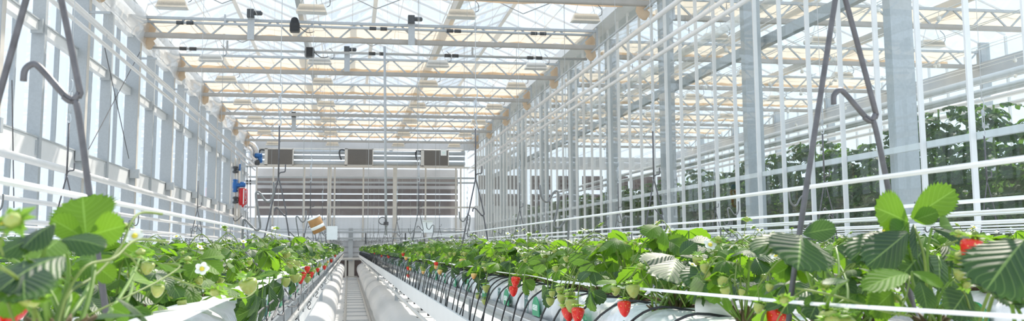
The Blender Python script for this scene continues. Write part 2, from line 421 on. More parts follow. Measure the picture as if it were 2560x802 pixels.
# film sheet along the left gutter
b = MB(); n = 90; vs = []; fs = []
prof = [(-4.2, 6.15), (-4.12, 5.95), (-4.16, 5.75), (-4.22, 5.55), (-4.17, 5.42)]
for i in range(n+1):
    y = 12 + (YE-12)*i/n
    for j, (x, z) in enumerate(prof): vs.append((x + .025*math.sin(i*1.7 + j), y, z + (.03*math.sin(i*.9) if j == 4 else 0)))
for i in range(n):
    for j in range(4): q = i*5 + j; fs.append((q, q+1, q+6, q+5))
b.add(vs, fs); tag(single('plastic_sheet', b, 'film', smooth=True), 'long translucent plastic sheet hanging along the left gutter', 'plastic sheet')

# pipes along the left wall
for (x, z, r, y0, lab) in ((-4.02, 4.66, .032, 8.8, 'lower white heating pipe hung high along the left wall'),
                      (-3.93, 4.82, .026, 8.8, 'middle thin white pipe of the bundle hung along the left wall'),
                      (-4.10, 4.92, .034, 8.8, 'upper white heating pipe hung high along the left wall'),
                      (-4.18, 2.48, .055, 9.5, 'thick white pipe running along the foot beam of the left wall'),
                      (-4.22, 1.95, .035, 9.5, 'grey-white pipe at hip height along the left wall'),
                      (-4.22, 1.67, .035, 9.5, 'lowest grey-white pipe along the left wall just above the leaves')):
    b = MB(); b.tube([(x, y0, z), (x, 43.4, z)], r, 12); tag(single('heating_pipe', b, 'pipe', smooth=True), lab, 'pipe', 'pipes along the left wall')
# pipes along the partition
for (x, z, r, m, nm, lab) in ((5.36, 4.66, .036, 'pipe', 'heating_pipe', 'lower of the twin white pipes hung on the glass partition'),
                      (5.30, 4.82, .036, 'pipe', 'heating_pipe', 'upper of the twin white pipes hung on the glass partition'),
                      (5.34, 5.34, .045, 'pipe', 'screen_roller', 'white rolled screen tube high on the glass partition'),
                      (5.30, 5.62, .020, 'galv', 'drive_shaft', 'thin dark grey shaft running above the white roller on the partition')):
    b = MB(); b.tube([(x, 8.8, z), (x, 44.2, z)], r, 12); o = tag(single(nm, b, m, smooth=True), lab, 'pipe')
    c = MB(); y = 10.0
    while y < 44:
        c.tube([(x, y, z + r), (x, y, z + r + .1)], .006, 5); c.lathe([(r+.006, -.02), (r+.006, .02)], (x, y, z), 10, 'y') if 0 else None
        y += 1.6
    part('pipe_hanger', c, 'rodl', o)

# glass partition
mz0, mz1 = .4, 6.15
for i in range(10):
    y0 = 4.8 + 4*i + .2
    w = root('wall_right', (XG, y0, 0)); S(w)
    for k in range(5):
        a = y0 + .8*k
        g = MB(); g.add([(XG+.02, a, mz0), (XG+.02, a+.8, mz0), (XG+.02, a+.8, mz1), (XG+.02, a, mz1)], [(0,1,2,3)]); part('pane', g, 'glassp', w)
        g = MB(); g.prism([(XG-.05, 0), (XG-.05, 0)], 0, 0) if 0 else None
        g.box(XG-.035, XG+.018, a-.014, a+.014, mz0, mz1); part('mullion', g, 'white', w)
    g = MB(); g.box(XG+.022, XG+.08, y0, y0+4, 2.27, 2.335); part('middle_rail', g, 'white', w)
    g = MB(); g.box(XG-.05, XG+.07, y0, y0+4, .0, .4); part('foot_panel', g, 'panelg', w)
for i in range(9):
    y = 9.8 + 4*i
    b = MB(); b.box(5.84, 6.10, y-.075, y-.06, 0, 6.1); b.box(5.84, 5.86, y-.06, y+.06, 0, 6.1); b.box(5.84, 6.10, y+.06, y+.075, 0, 6.1)
    tag(single('steel_column', b, 'galv'), 'broad grey column just behind the glass partition, %s counted from the camera' % nth(i), 'column', 'columns behind the glass partition')
# beams and pipes seen through the glass
for (x, z, w, h, m, nm, lab) in ((6.25, 4.40, .10, .16, 'galv', 'steel_beam', 'long grey beam behind the glass, below the twin white pipes'),
                     (6.3, 5.0, .22, .05, 'film', 'folded_screen', 'folded pale screen lying along the beam behind the glass'),
                     (15.5, 5.62, .16, .34, 'panelg', 'eaves_beam', 'pale eaves beam at the far side of the bay behind the glass')):
    b = MB(); b.box(x-w/2, x+w/2, 8, YE, z-h/2, z+h/2); tag(single(nm, b, m), lab, 'beam')
for k, (x, z, r, m) in enumerate(((14.9, 5.15, .05, 'galv'), (14.8, 4.7, .06, 'pipe'), (14.6, 4.45, .05, 'pipe'), (12.6, 4.35, .05, 'pipe'), (11.0, 3.95, .06, 'pipe'), (9.3, 3.75, .05, 'pipe'), (9.2, 3.55, .035, 'pipe'))):
    b = MB(); b.tube([(x, 12, z), (x, 44, z)], r, 10)
    tag(single('overhead_pipe', b, m, smooth=True), 'long overhead pipe in the bay behind the glass, %s counted from its far side' % nth(k), 'pipe', 'overhead pipes behind the glass')
# far side of the next bay
for i in range(7):
    y0 = 17.8 + 4*i
    w = root('wall_far_right', (X2, y0, 0)); S(w)
    g = MB(); g.add([(X2, y0, .3), (X2, y0+4, .3), (X2, y0+4, 6.3), (X2, y0, 6.3)], [(0,1,2,3)]); part('pane', g, 'glassp', w)
    g = MB()
    for k in range(5): g.box(X2-.03, X2+.03, y0+.8*k-.02, y0+.8*k+.02, .3, 6.3)
    part('mullion', g, 'white', w)
    g = MB(); g.box(X2-.15, X2+.1, y0-.06, y0+.06, 0, 6.3); part('pier', g, 'galv', w)
b = MB(); b.box(XG, X2, YE, YE+.1, 0, 3.2); b.box(XG, X2, YE, YE+.1, 4.9, 5.5); S(single('wall_back', b, 'panelg'))
b = MB()
for k in range(8): b.box(XG + .2 + k*1.22, XG + 1.2 + k*1.22, YE-.05, YE-.01, 3.2, 3.75); b.box(XG + .2 + k*1.22, XG + 1.2 + k*1.22, YE-.05, YE-.01, 3.95, 4.6)
S(single('wall_back', b, 'slat'))

# ------------------------------------------------------------------ end wall
def zz(v): return at(880, v, y=YE).z
def xx(u, v=500, y=YE): return at(u, v, y=y).x
x0, x1 = -4.6, XG
b = MB(); b.box(x0, x1, YE+.0, YE+.1, zz(373), zz(353)); S(single('wall_back', b, 'panelg'))
b = MB()
for k in range(60):
    a = x0 + (x1-x0)*k/60; b.box(a, a+(x1-x0)/60*.55, YE+.02, YE+.05, zz(602), zz(543)); b.box(a+(x1-x0)/60*.55, a+(x1-x0)/60, YE+.05, YE+.08, zz(602), zz(543))
S(single('wall_back', b, 'panelw'))
b = MB()
for a, c in ((604, 616), (619, 630), (633, 641), (644, 650)): b.box(x0, x1, YE-.02, YE+.06, zz(c), zz(a))
b.box(x0, x1, YE+.03, YE+.08, zz(690), zz(600)); S(single('baseboard_back', b, 'panelg'))
b = MB(); b.box(xx(848), xx(905), YE-.05, YE+.02, 0, zz(651)); S(single('opening_shade_1', b, 'slat'))  # dark panel painting the shade inside the openings at the duct ends
b = MB(); b.box(xx(873), xx(888), YE-.12, YE-.06, 0, zz(648)); b.box(xx(864), xx(869), YE-.1, YE-.06, 0, zz(648)); tag(single('aisle_end_post', b, 'cream'), 'short cream post closing the aisle between the two air ducts', 'post')
# slatted brown boards seen through the crinkled clear film
for k, (v0, v1, mt_) in enumerate(((419, 438, 'panelg'), (441, 461, 'slat'), (461.3, 469, 'panelg'), (469.3, 481, 'slat'), (484, 496.5, 'slat'), (500, 519, 'slat'), (519.3, 537, 'slat'))):
    b = MB(); b.box(x0+.5, XG-.7, YE+.7, YE+.75, zz(v1), zz(v0))
    tag(single('slat_board', b, mt_), '%s board behind the clear film of the end wall, %s from the top' % ('brown' if mt_ == 'slat' else 'pale grey', nth(k)), 'board', 'boards behind the end wall film')
b = MB(); b.box(x0+.5, XG-.7, YE+1.6, YE+1.66, zz(470), zz(419)); tag(single('back_partition', b, 'panelg'), 'pale wall far behind the brown boards', 'wall')
b = MB(); nx, nz = 60, 12; vs = []; fs = []
for i in range(nx+1):
    for j in range(nz+1):
        vs.append((x0+.4 + (XG-.6-x0-.4)*i/nx, YE+.12 + .02*math.sin(i*1.3+j*.7)+.015*math.sin(i*.5-j*2.1), zz(540) + (zz(419)-zz(540))*j/nz))
for i in range(nx):
    for j in range(nz): q = i*(nz+1)+j; fs.append((q, q+1, q+nz+2, q+nz+1))
b.add(vs, fs); S(single('window_20', b, 'filmc', smooth=True))
b = MB()
for u in (640, 682, 760, 836, 908, 1064, 1152, 1140): b.box(xx(u)-.035, xx(u)+.035, YE-.01, YE+.09, zz(600), zz(419))
for u in (823, 987): b.box(xx(u)-.09, xx(u)+.09, YE-.03, YE+.09, zz(640), zz(419))
for v in (417, 518): b.box(x0, x1, YE-.04, YE+.06, zz(v)-.04, zz(v)+.04)
S(single('trim_3', b, 'cream'))
b = MB()
for v in (443, 455): b.box(x0, x1, YE-.0, YE+.09, zz(v)-.05, zz(v)+.03)
S(single('trim_4', b, 'galv'))
for k, (v, r, m, lab) in enumerate(((376, .05, 'cream', 'topmost cream pipe crossing the end wall between the heaters'), (383, .10, 'galv', 'thick pale pipe crossing the end wall behind the heaters'),
        (396, .09, 'galv', 'middle grey pipe crossing the end wall behind the heaters'), (409, .08, 'galv', 'lowest grey pipe behind the heaters of the end wall'),
        (414, .05, 'cream', 'cream pipe directly over the film window of the end wall'),
        (580, .05, 'galv', 'grey handrail pipe crossing before the white sheets of the end wall'), (596, .045, 'galv', 'lower grey handrail pipe before the end wall'),
        (573, .02, 'galv', 'thin rail above the handrail before the end wall'), (646, .05, 'cream', 'pale crossbar over the dark opening at the aisle end'))):
    b = MB(); b.tube([(-4.4, YE-.35 - .1*(k % 2), zz(v)), (5.2, YE-.35 - .1*(k % 2), zz(v))], r, 10); tag(single('cross_pipe', b, m, smooth=True), lab, 'pipe', 'pipes crossing the end wall')
b = MB(); b.box(xx(878)-.10, xx(878)+.10, YE-.25, YE-.15, zz(652), zz(570)); tag(single('aisle_post', b, 'galv'), 'stout grey post at the end of the aisle', 'post')
for u, lab in ((763, 'left'), (915, 'middle'), (1013, 'right')):
    b = MB(); b.tube([(xx(u), YE-.4, zz(583)), (xx(u), YE-.4, zz(610))], .03, 8); tag(single('handrail_post', b, 'dark'), 'short dark post under the end handrail, the %s one of three' % lab, 'post', 'handrail posts')

# heaters
for k, (u0, u1, v0, v1) in enumerate(((662, 733, 371, 413), (862, 933, 371, 414), (1053, 1122, 374, 416))):
    yh = 44.0; p, q = at(u0, v0, y=yh), at(u1, v1, y=yh)
    r = root('unit_heater', ((p.x+q.x)/2, yh, q.z), '%s brown unit heater box high on the end wall' % ('left', 'middle', 'right')[k] + (' with a white notice on it' if k == 2 else ''), 'heater', 'unit heaters on the end wall')
    b = MB(); b.box(p.x, q.x, yh, yh+.45, q.z, p.z); b.box(p.x, p.x+.13, yh-.03, yh, q.z, p.z); b.box(q.x-.04, q.x, yh-.03, yh, q.z, p.z); b.box(p.x, q.x, yh-.03, yh, p.z-.03, p.z); b.box(p.x, q.x, yh-.03, yh, q.z, q.z+.03)
    part('casing', b, 'cream', r)
    b = MB(); n = 34
    for i in range(n):
        a = p.x+.13 + (q.x-.04-p.x-.13)*i/n; b.box(a, a+.022, yh-.022, yh-.001, q.z+.03, p.z-.03)
    b.box(p.x+.13, q.x-.04, yh-.008, yh-.001, q.z+.03, p.z-.03)
    part('grille', b, 'heater', r)
    b = MB(); s_ = p.x - .05; b.tube(smooth_path([(s_+.05, yh+.1, p.z-.06), (s_-.15, yh+.1, p.z-.06), (s_-.18, yh+.1, p.z-.25), (s_-.1, yh+.1, p.z-.5)]), .035, 8); part('hose', b, 'black', r)
    if k == 2:
        b = MB(); c = at(1109, 381, y=yh-.04); b.box(c.x-.13, c.x+.13, yh-.045, yh-.035, c.z-.14, c.z+.14); part('notice', b, 'paper', r, label='white paper notice')
        b = MB(); b.box(c.x-.06, c.x+.06, yh-.05, yh-.046, c.z-.05, c.z+.03); part('notice_print', b, 'printw', r)
# silver duct elbow, valves, red vessel at the far left corner
yd = 42.5
r = root('insulated_pipe', at(600, 362, y=yd), 'silver wrapped pipe elbow beside the left heater', 'pipe')
b = MB(); b.tube(smooth_path([at(606, 358, y=yd), at(616, 359, y=yd), at(630, 364, y=yd), at(638, 376, y=yd), at(637, 392, y=yd)]), .16, 14); part('silver_elbow', b, 'silver', r, True)
b = MB(); b.tube(smooth_path([at(612, 366, y=yd-.3), at(626, 376, y=yd-.3), at(628, 392, y=yd-.3), at(640, 402, y=yd-.3)]), .10, 12); part('lower_elbow', b, 'silver', r, True)
b = MB(); c = at(646, 389, y=yd-.2); b.lathe([(.05,-.16),(.11,-.14),(.11,.14),(.05,.16)], c, 12, 'x'); c = at(650, 400, y=yd-.2); b.lathe([(.05,-.12),(.10,-.1),(.10,.1),(.05,.12)], c, 12, 'z'); part('valve', b, 'blue', r, True, 'blue valve')
b = MB(); c = at(643, 406, y=yd-.3); b.lathe([(.09,-.1),(.12,-.05),(.12,.05),(.09,.1)], c, 12, 'x'); part('coupling', b, 'dark', r, True)
yv = 37.5
r = root('expansion_vessel', at(608, 514, y=yv), 'red cylindrical expansion vessel beside blue valves on the left wall', 'vessel')
p, q = at(608, 470, y=yv), at(608, 514, y=yv); R = .155
b = MB(); b.lathe([(.03, q.z-.06), (.04, q.z), (R*.8, q.z+.03), (R, q.z+.1), (R, p.z-.06), (R*.8, p.z-.01), (.05, p.z)], (p.x, yv, 0), 18); part('vessel_body', b, 'red', r, True)
b = MB(); b.box(p.x+.02, p.x+.06, yv-R-.012, yv-R+.01, q.z+.05, p.z-.04); part('white_strap', b, 'white', r)
r = root('valve_group', at(590, 470, y=yv), 'blue pump and black valves on cream riser pipes by the red vessel', 'valve')
b = MB(); 
for u in (588, 597): b.tube([at(u, 395, y=yv+.1), at(u, 560, y=yv+.1)], .05, 10)
part('riser_pipe', b, 'cream', r, True)
b = MB(); c = at(588, 464, y=yv); b.lathe([(.07,-.24),(.10,-.22),(.07,-.12),(.10,-.1),(.10,.12),(.07,.14),(.10,.22),(.07,.24)], c, 14); b.tube([c, at(610, 461, y=yv)], .075, 12); c2 = at(607, 461, y=yv); b.lathe([(.06,-.1),(.1,-.09),(.1,.09),(.06,.1)], c2, 14, 'x'); part('blue_pump', b, 'blue', r, True, 'blue pump')
for v in (424, 500):
    b = MB(); c = at(588, v, y=yv); b.lathe([(.06,-.13),(.10,-.11),(.10,-.05),(.06,-.04),(.06,.04),(.10,.05),(.10,.11),(.06,.13)], c, 12); b.tube([c, c+V((.16,-.02,0))], .025, 8); part('black_valve', b, 'dark', r, True)
    b = MB(); d = at(600, v-6, y=yv); b.box(d.x-.025, d.x+.025, yv-.05, yv, d.z-.13, d.z+.12); part('valve_lever', b, 'blue', r)
b = MB(); b.tube(smooth_path([at(583, 520, y=yv-.3), at(584, 548, y=yv-.3), at(592, 551, y=yv-.3), at(606, 538, y=yv-.3)]), .02, 6); tag(single('bent_conduit', b, 'rod', smooth=True), 'bent grey conduit below the blue valves', 'conduit')
# ladder-like bracket between vessel and film window
b = MB()
for v in (416, 452, 459): b.bar(at(604, v, y=yv+1), at(640, v, y=yv+1), .05, .06)
for u in (618, 626): b.bar(at(u, 416, y=yv+1), at(u, 600, y=yv+1), .05, .05)
b.bar(at(604, 515, y=yv+1), at(634, 518, y=yv+1), .04, .05); b.bar(at(603, 536, y=yv+1), at(622, 519, y=yv+1), .03, .03)
tag(single('wall_frame', b, 'galv'), 'grey steel frame on the wall between red vessel and film window', 'frame')

# ------------------------------------------------------------------ ceiling fittings
r0 = root('grow_lamp', (0, 0, 5.62))
b = MB(); b.add([(-.28,-.12,5.62),(.28,-.12,5.62),(.28,.12,5.62),(-.28,.12,5.62),(-.22,-.07,5.77),(.22,-.07,5.77),(.22,.07,5.77),(-.22,.07,5.77)], [(0,3,2,1),(4,5,6,7),(0,1,5,4),(1,2,6,5),(2,3,7,6),(3,0,4,7)]); part('lamp_housing', b, 'lamp', r0)
b = MB()
for k in range(26): b.box(-.24 + k*.019, -.232 + k*.019, -.126, -.11, 5.66, 5.72)
b.box(-.25, .25, -.1, .1, 5.61, 5.618); part('lamp_louvre', b, 'lampg', r0)
b = MB(); b.tube([(-.2,0,5.77),(0,0,6.40)], .005, 5); part('suspension', b, 'wire', r0)
b = MB(); b.tube([(.2,0,5.77),(0,0,6.40)], .005, 5); part('suspension', b, 'wire', r0)
b = MB(); b.tube(smooth_path([(.27,0,5.74),(.33,0,5.78),(.32,0,5.9),(.22,0,6.0)]), .007, 5); part('cable', b, 'dark', r0)
first = True
for j, y in enumerate((18.1, 23.2, 26.1, 30.2, 34.0, 38.0, 42.1)):
    for k, x in enumerate((-3.2, -.73, 2.05, 4.46)):
        o = r0 if first else dup(r0); first = False; o.location = V((x, y, 5.62))
        tag(o, 'cream grow lamp, %s row from the camera, %s from the left wall' % (nth(j), nth(k)), 'lamp', 'grow lamps over the strawberry bay')
for j, y in enumerate((15.0, 19.4, 23.4, 27.4, 31.4)):
    for k, x in enumerate((7.6, 10.0, 12.6)):
        o = dup(r0); o.location = V((x, y, 5.62)); tag(o, 'grow lamp behind the glass partition, %s row from the camera, %s from the partition' % (nth(j), nth(k)), 'lamp', 'grow lamps behind the glass')
for k, x in enumerate((-3.2, -.73, 2.05, 4.46, 7.6, 10.0, 12.6)):
    b = MB(); b.tube([(x, 12.5, 6.41), (x, 44, 6.41)], .012, 6); tag(single('lamp_rail', b, 'white'), 'thin rail under the roof carrying the %s line of grow lamps from the left' % nth(k), 'rail')
# screen drive shafts across the bay
for k, (y, z, lab) in enumerate(((20.72, 5.95, 'grey drive shaft with dark couplings running inside the second truss'), (21.2, 5.50, 'dark drive shaft hung under the second truss'))):
    r = root('drive_shaft', (0, y, z), lab, 'drive shaft')
    b = MB(); b.tube([(-4.2, y, z), (5.25, y, z)], .028, 10); part('shaft_tube', b, 'galv', r, True)
    for x in (-3.5, -3.3, .45, .68, 2.1, 2.27, 3.95, 4.15):
        b = MB(); b.tube([(x-.07, y, z), (x+.07, y, z)], .04, 10); part('coupling', b, 'dark', r, True)
    for x in (-2.6, 2.65):
        b = MB(); b.box(x-.02, x+.02, y-.02, y+.02, z, z+.2); part('bearing', b, 'galv', r)
for k, (u, v, y, lab) in enumerate(((628, 40, 20.6, 'white bracket plate topped by a dark motor, left of the grey gutter'), (1029, 55, 20.6, 'white bracket plate with dark switch box at mid truss'), (868, 130, 24.6, 'white bracket plate with dark gearbox on the third truss'), (735, 290, 33.0, 'small far bracket plate with dark motor over the left bed'))):
    p = at(u, v, y=y); sc = 1
    r = root('motor_bracket', p, lab, 'motor')
    b = MB(); b.box(p.x-.07, p.x+.07, y-.02, y+.02, p.z-.5, p.z); part('bracket_plate', b, 'galv', r)
    b = MB(); b.box(p.x-.08, p.x+.06, y-.10, y+.06, p.z-.04, p.z+.13); b.lathe([(.03,-.02),(.05,0),(.05,.15),(.03,.17)], (p.x+.06, y-.03, p.z+.06), 10, 'x'); part('motor', b, 'dark', r)
for k, (u, v, y, lab) in enumerate(((737, 66, 20.4, 'black finned motor in front of the grey gutter at the second truss'), (774, 129, 21.2, 'black box motor hanging under the second truss'))):
    p = at(u, v, y=y); r = root('screen_motor', p, lab, 'motor')
    b = MB(); b.box(p.x-.09, p.x+.09, y-.09, y+.09, p.z-.12, p.z+.08)
    if k == 0: b.lathe([(.04,-.1),(.08,-.09),(.08,.07),(.04,.09)], (p.x, y, p.z+.1), 14, 'y')
    part('motor_body', b, 'black', r)
    b = MB()
    for q in range(6): b.box(p.x-.1, p.x+.1, y-.1, y+.1, p.z-.1+q*.028, p.z-.09+q*.028)
    part('cooling_fin', b, 'dark', r)
    b = MB(); b.tube(smooth_path([(p.x+.08, y, p.z), (p.x+.25, y, p.z-.12), (p.x+.4, y, p.z-.1)]), .01, 5); part('cable', b, 'dark', r)
# pole hanging from the second truss
t, q = at(961.5, 116, y=20.7), at(965, 588, y=20.7)
r = root('hanging_pole', q, 'long pale pole hanging from the second truss with a wire coil', 'pole')
b = MB(); b.tube([t, q], .028, 10); part('pole_tube', b, 'galv', r, True)
b = MB(); c = at(956, 552, y=20.6)
for k in range(3): b.tube([c + V((.075*math.cos(a*.4), -.01*k, .075*math.sin(a*.4) + .004*k)) for a in range(17)], .006, 5)
part('wire_coil', b, 'dark', r, True)
b = MB(); c = at(965, 558, y=20.66); b.box(c.x-.05, c.x+.05, c.y-.04, c.y+.04, c.z-.04, c.z+.03); part('clamp', b, 'rod', r)
# thin vertical wires of the roof
rg = random.Random(3)
for k, (u, y) in enumerate(((1290, 20.8), (1160, 20.8), (1045, 16.8), (925, 24.8), (765, 20.8), (560, 20.8), (510, 24.8), (1340, 24.8), (830, 28.8), (1090, 28.8), (1410, 16.8), (705, 32.8))):
    p = at(u, 100, y=y); b = MB(); b.tube([(p.x, y-.04, 5.66), (p.x, y-.04, 1.75)], .006, 4)
    tag(single('suspension_wire', b, 'wire'), 'thin suspension wire hanging from the roof over the beds, %s of the loose ones' % nth(k), 'wire', 'loose thin wires hanging from the roof')
# thin cords of the shade system, along the bay
for k in range(10):
    x = -3.9 + k*.98; b = MB(); b.tube([(x, 12.5, 6.13), (x, 44.5, 6.13)], .006, 4)
    tag(single('shade_system_wire', b, 'string'), 'thin white cord of the shade system, %s from the left wall' % nth(k), 'cord', 'shade system cords')
for k in range(14):
    x = 6.4 + k*.62; z = 5.1 if k % 2 else 4.85; b = MB(); b.tube([(x, 12.5, z), (x, 44.5, z)], .007, 4)
    tag(single('crop_wire', b, 'string'), 'white crop wire behind the glass partition, %s from it' % nth(k), 'wire', 'crop wires behind the glass')
rg = random.Random(5)
sp = MB(); sp.lathe([(.004,.12),(.006,.04),(.03,.035),(.04,.0),(.03,-.035),(.006,-.04)], (0,0,0), 10)
me = mesh('string_bobbin', sp, 'lamp', True)
for k in range(60):
    o = bpy.data.objects.new('string_bobbin', me); COL.objects.link(o)
    kx = rg.randrange(14); o.location = (6.4 + kx*.62, rg.uniform(13, 34), (5.1 if kx % 2 else 4.85) - .113)
    tag(o, 'small pale string bobbin hanging on a crop wire behind the glass', 'bobbin', 'string bobbins behind the glass')
# bracing wires on the left wall
for k, (p, q) in enumerate((((262, 120), (322, 396)), ((350, 130), (222, 372)), ((30, 200), (35, 520)))):
    b = MB(); b.tube([at(*p, x=-4.25), at(*q, x=-4.25)], .008, 5); tag(single('bracing_wire', b, 'rod'), ('steel bracing wire sloping down to the right on the left wall', 'steel bracing wire sloping down to the left on the left wall', 'thin chain wire hanging at the left wall near the frame edge')[k], 'wire')
b = MB(); b.box(-30, 2, 70, 76, -.1, 3.2) if 0 else b.box(-34, -26, 46, 74, -.1, 2.9); tag(single('distant_building', b, 'brick'), 'low brown building outside beyond the left glass wall', 'building')
# ================================================================== BEDS
RX = {'L3': -2.25, 'L2': -1.29, 'L1': -.335, 'R1': .615, 'R2': 1.53, 'R3': 2.46, 'R4': 3.40, 'R5': 4.34}
NAME = {'L3': 'third left bed', 'L2': 'second left bed', 'L1': 'left aisle bed', 'R1': 'right aisle bed', 'R2': 'second right bed', 'R3': 'third right bed', 'R4': 'fourth right bed', 'R5': 'bed by the glass partition'}
Y0, Y1 = .35, 43.2
for rk, x in RX.items():
    r = root('growing_gutter', (x, Y0, .87), 'long pale gutter trough carrying the %s' % NAME[rk], 'gutter', 'gutter troughs of the strawberry beds')
    b = MB(); b.prism([(x-.13, 1.10), (x-.12, 1.085), (x-.05, 1.075), (x-.04, 1.06), (x+.04, 1.06), (x+.05, 1.075), (x+.12, 1.085), (x+.13, 1.10), (x+.13, 1.115), (x+.11, 1.105), (x-.11, 1.105), (x-.13, 1.115)], Y0, Y1)
    part('trough', b, 'gutter', r)
    b = MB(); b.tube([(x-.128, Y0, 1.112), (x-.128, Y1, 1.112)], .008, 6); b.tube([(x+.128, Y0, 1.112), (x+.128, Y1, 1.112)], .008, 6); part('rim', b, 'rodl', r)
    if rk == 'R1': b = MB(); b.prism([(x-.185, 1.035), (x-.180, .94), (x-.16, .925), (x+.16, .925), (x+.18, .94), (x+.185, 1.035), (x+.175, 1.035), (x+.170, .945), (x-.168, .945), (x-.175, 1.035)], Y0, Y1)
    else: b = MB(); b.prism([(x-.11, 1.0), (x-.11, .92), (x-.05, .87), (x+.05, .87), (x+.11, .92), (x+.11, 1.0), (x+.10, 1.0), (x+.10, .925), (x+.045, .88), (x-.045, .88), (x-.10, .925), (x-.10, 1.0)], Y0, Y1)
    part('drain_profile', b, 'white', r)
    if rk in ('L1', 'R1'):
        sd = 1 if rk == 'L1' else -1; y = 1.0
        while y < Y1:
            b = MB(); b.box(x+sd*.1265-.0035, x+sd*.1265+.0035, y-.012, y+.012, (1.0 if rk == 'L1' else .96), 1.09); part('gutter_bracket', b, 'rodl', r); y += (.48 if rk == 'L1' else 1.0)
    b = MB(); y = 4.8
    while y < Y1: b.box(x-.02, x+.02, y-.02, y+.02, .0, .87); y += 8
    part('support_leg', b, 'galv', r)
for (x, z, lab) in ((RX['R1'] - .205, .91, 'thin cream pipe running beneath the drain tray on the right of the aisle'), (RX['L1'] + .135, 1.045, 'thin pale pipe running under the gutter rim on the left of the aisle')):
    b = MB(); b.tube([(x, 1, z), (x, 43, z)], .011, 8); tag(single('grow_pipe', b, 'cream', smooth=True), lab, 'pipe')
# air ducts under the aisle beds
for (x, z, R, rk) in ((-.355, .44, .205, 'left'), (.615, .39, .245, 'right')):
    r = root('air_duct', (x, .5, z-R), 'inflated white film air duct lying under the bed on the %s of the aisle' % rk, 'air duct')
    b = MB(); n = 130; seg = 26; vs = []; fs = []
    for i in range(n+1):
        y = .5 + 43.2*i/n
        rr = R*(1 + .012*math.sin(i*1.7) + .008*math.sin(i*.9+1))
        for k in range(seg):
            a = 2*PI*k/seg; vs.append((x + rr*math.cos(a), y, z + rr*math.sin(a) + .006*math.sin(i*.6)))
    fs = [(i*seg+k, i*seg+(k+1) % seg, (i+1)*seg+(k+1) % seg, (i+1)*seg+k) for i in range(n) for k in range(seg)]
    b.add(vs, fs); part('duct_film', b, 'duct', r, True)
    for q in range(14):
        y = 2.4 + 3.1*q; b = MB(); b.tube([(x + (R*1.006)*math.cos(2*PI*k/24), y, z + (R*1.006)*math.sin(2*PI*k/24)) for k in range(25)], .006, 5); part('seam_band', b, 'duct', r)
# rail track on the floor
r = root('pipe_rail_track', (.18, 1, .0), 'white pipe rail track with cross sleepers along the aisle floor', 'rail track')
for x in (-.045, .385):
    b = MB(); b.tube([(x, 1, .07), (x, 43.6, .07)], .026, 12); part('rail', b, 'cream', r, True)
b = MB(); b.tube([(-.045, 43.6, .07), (.17, 43.75, .07), (.385, 43.6, .07)], .026, 10); part('rail_end_loop', b, 'cream', r, True)
for i in range(36):
    y = 1.4 + 1.2*i; b = MB(); b.box(-.09, .43, y-.010, y+.010, .0, .012); part('sleeper', b, 'galv', r)

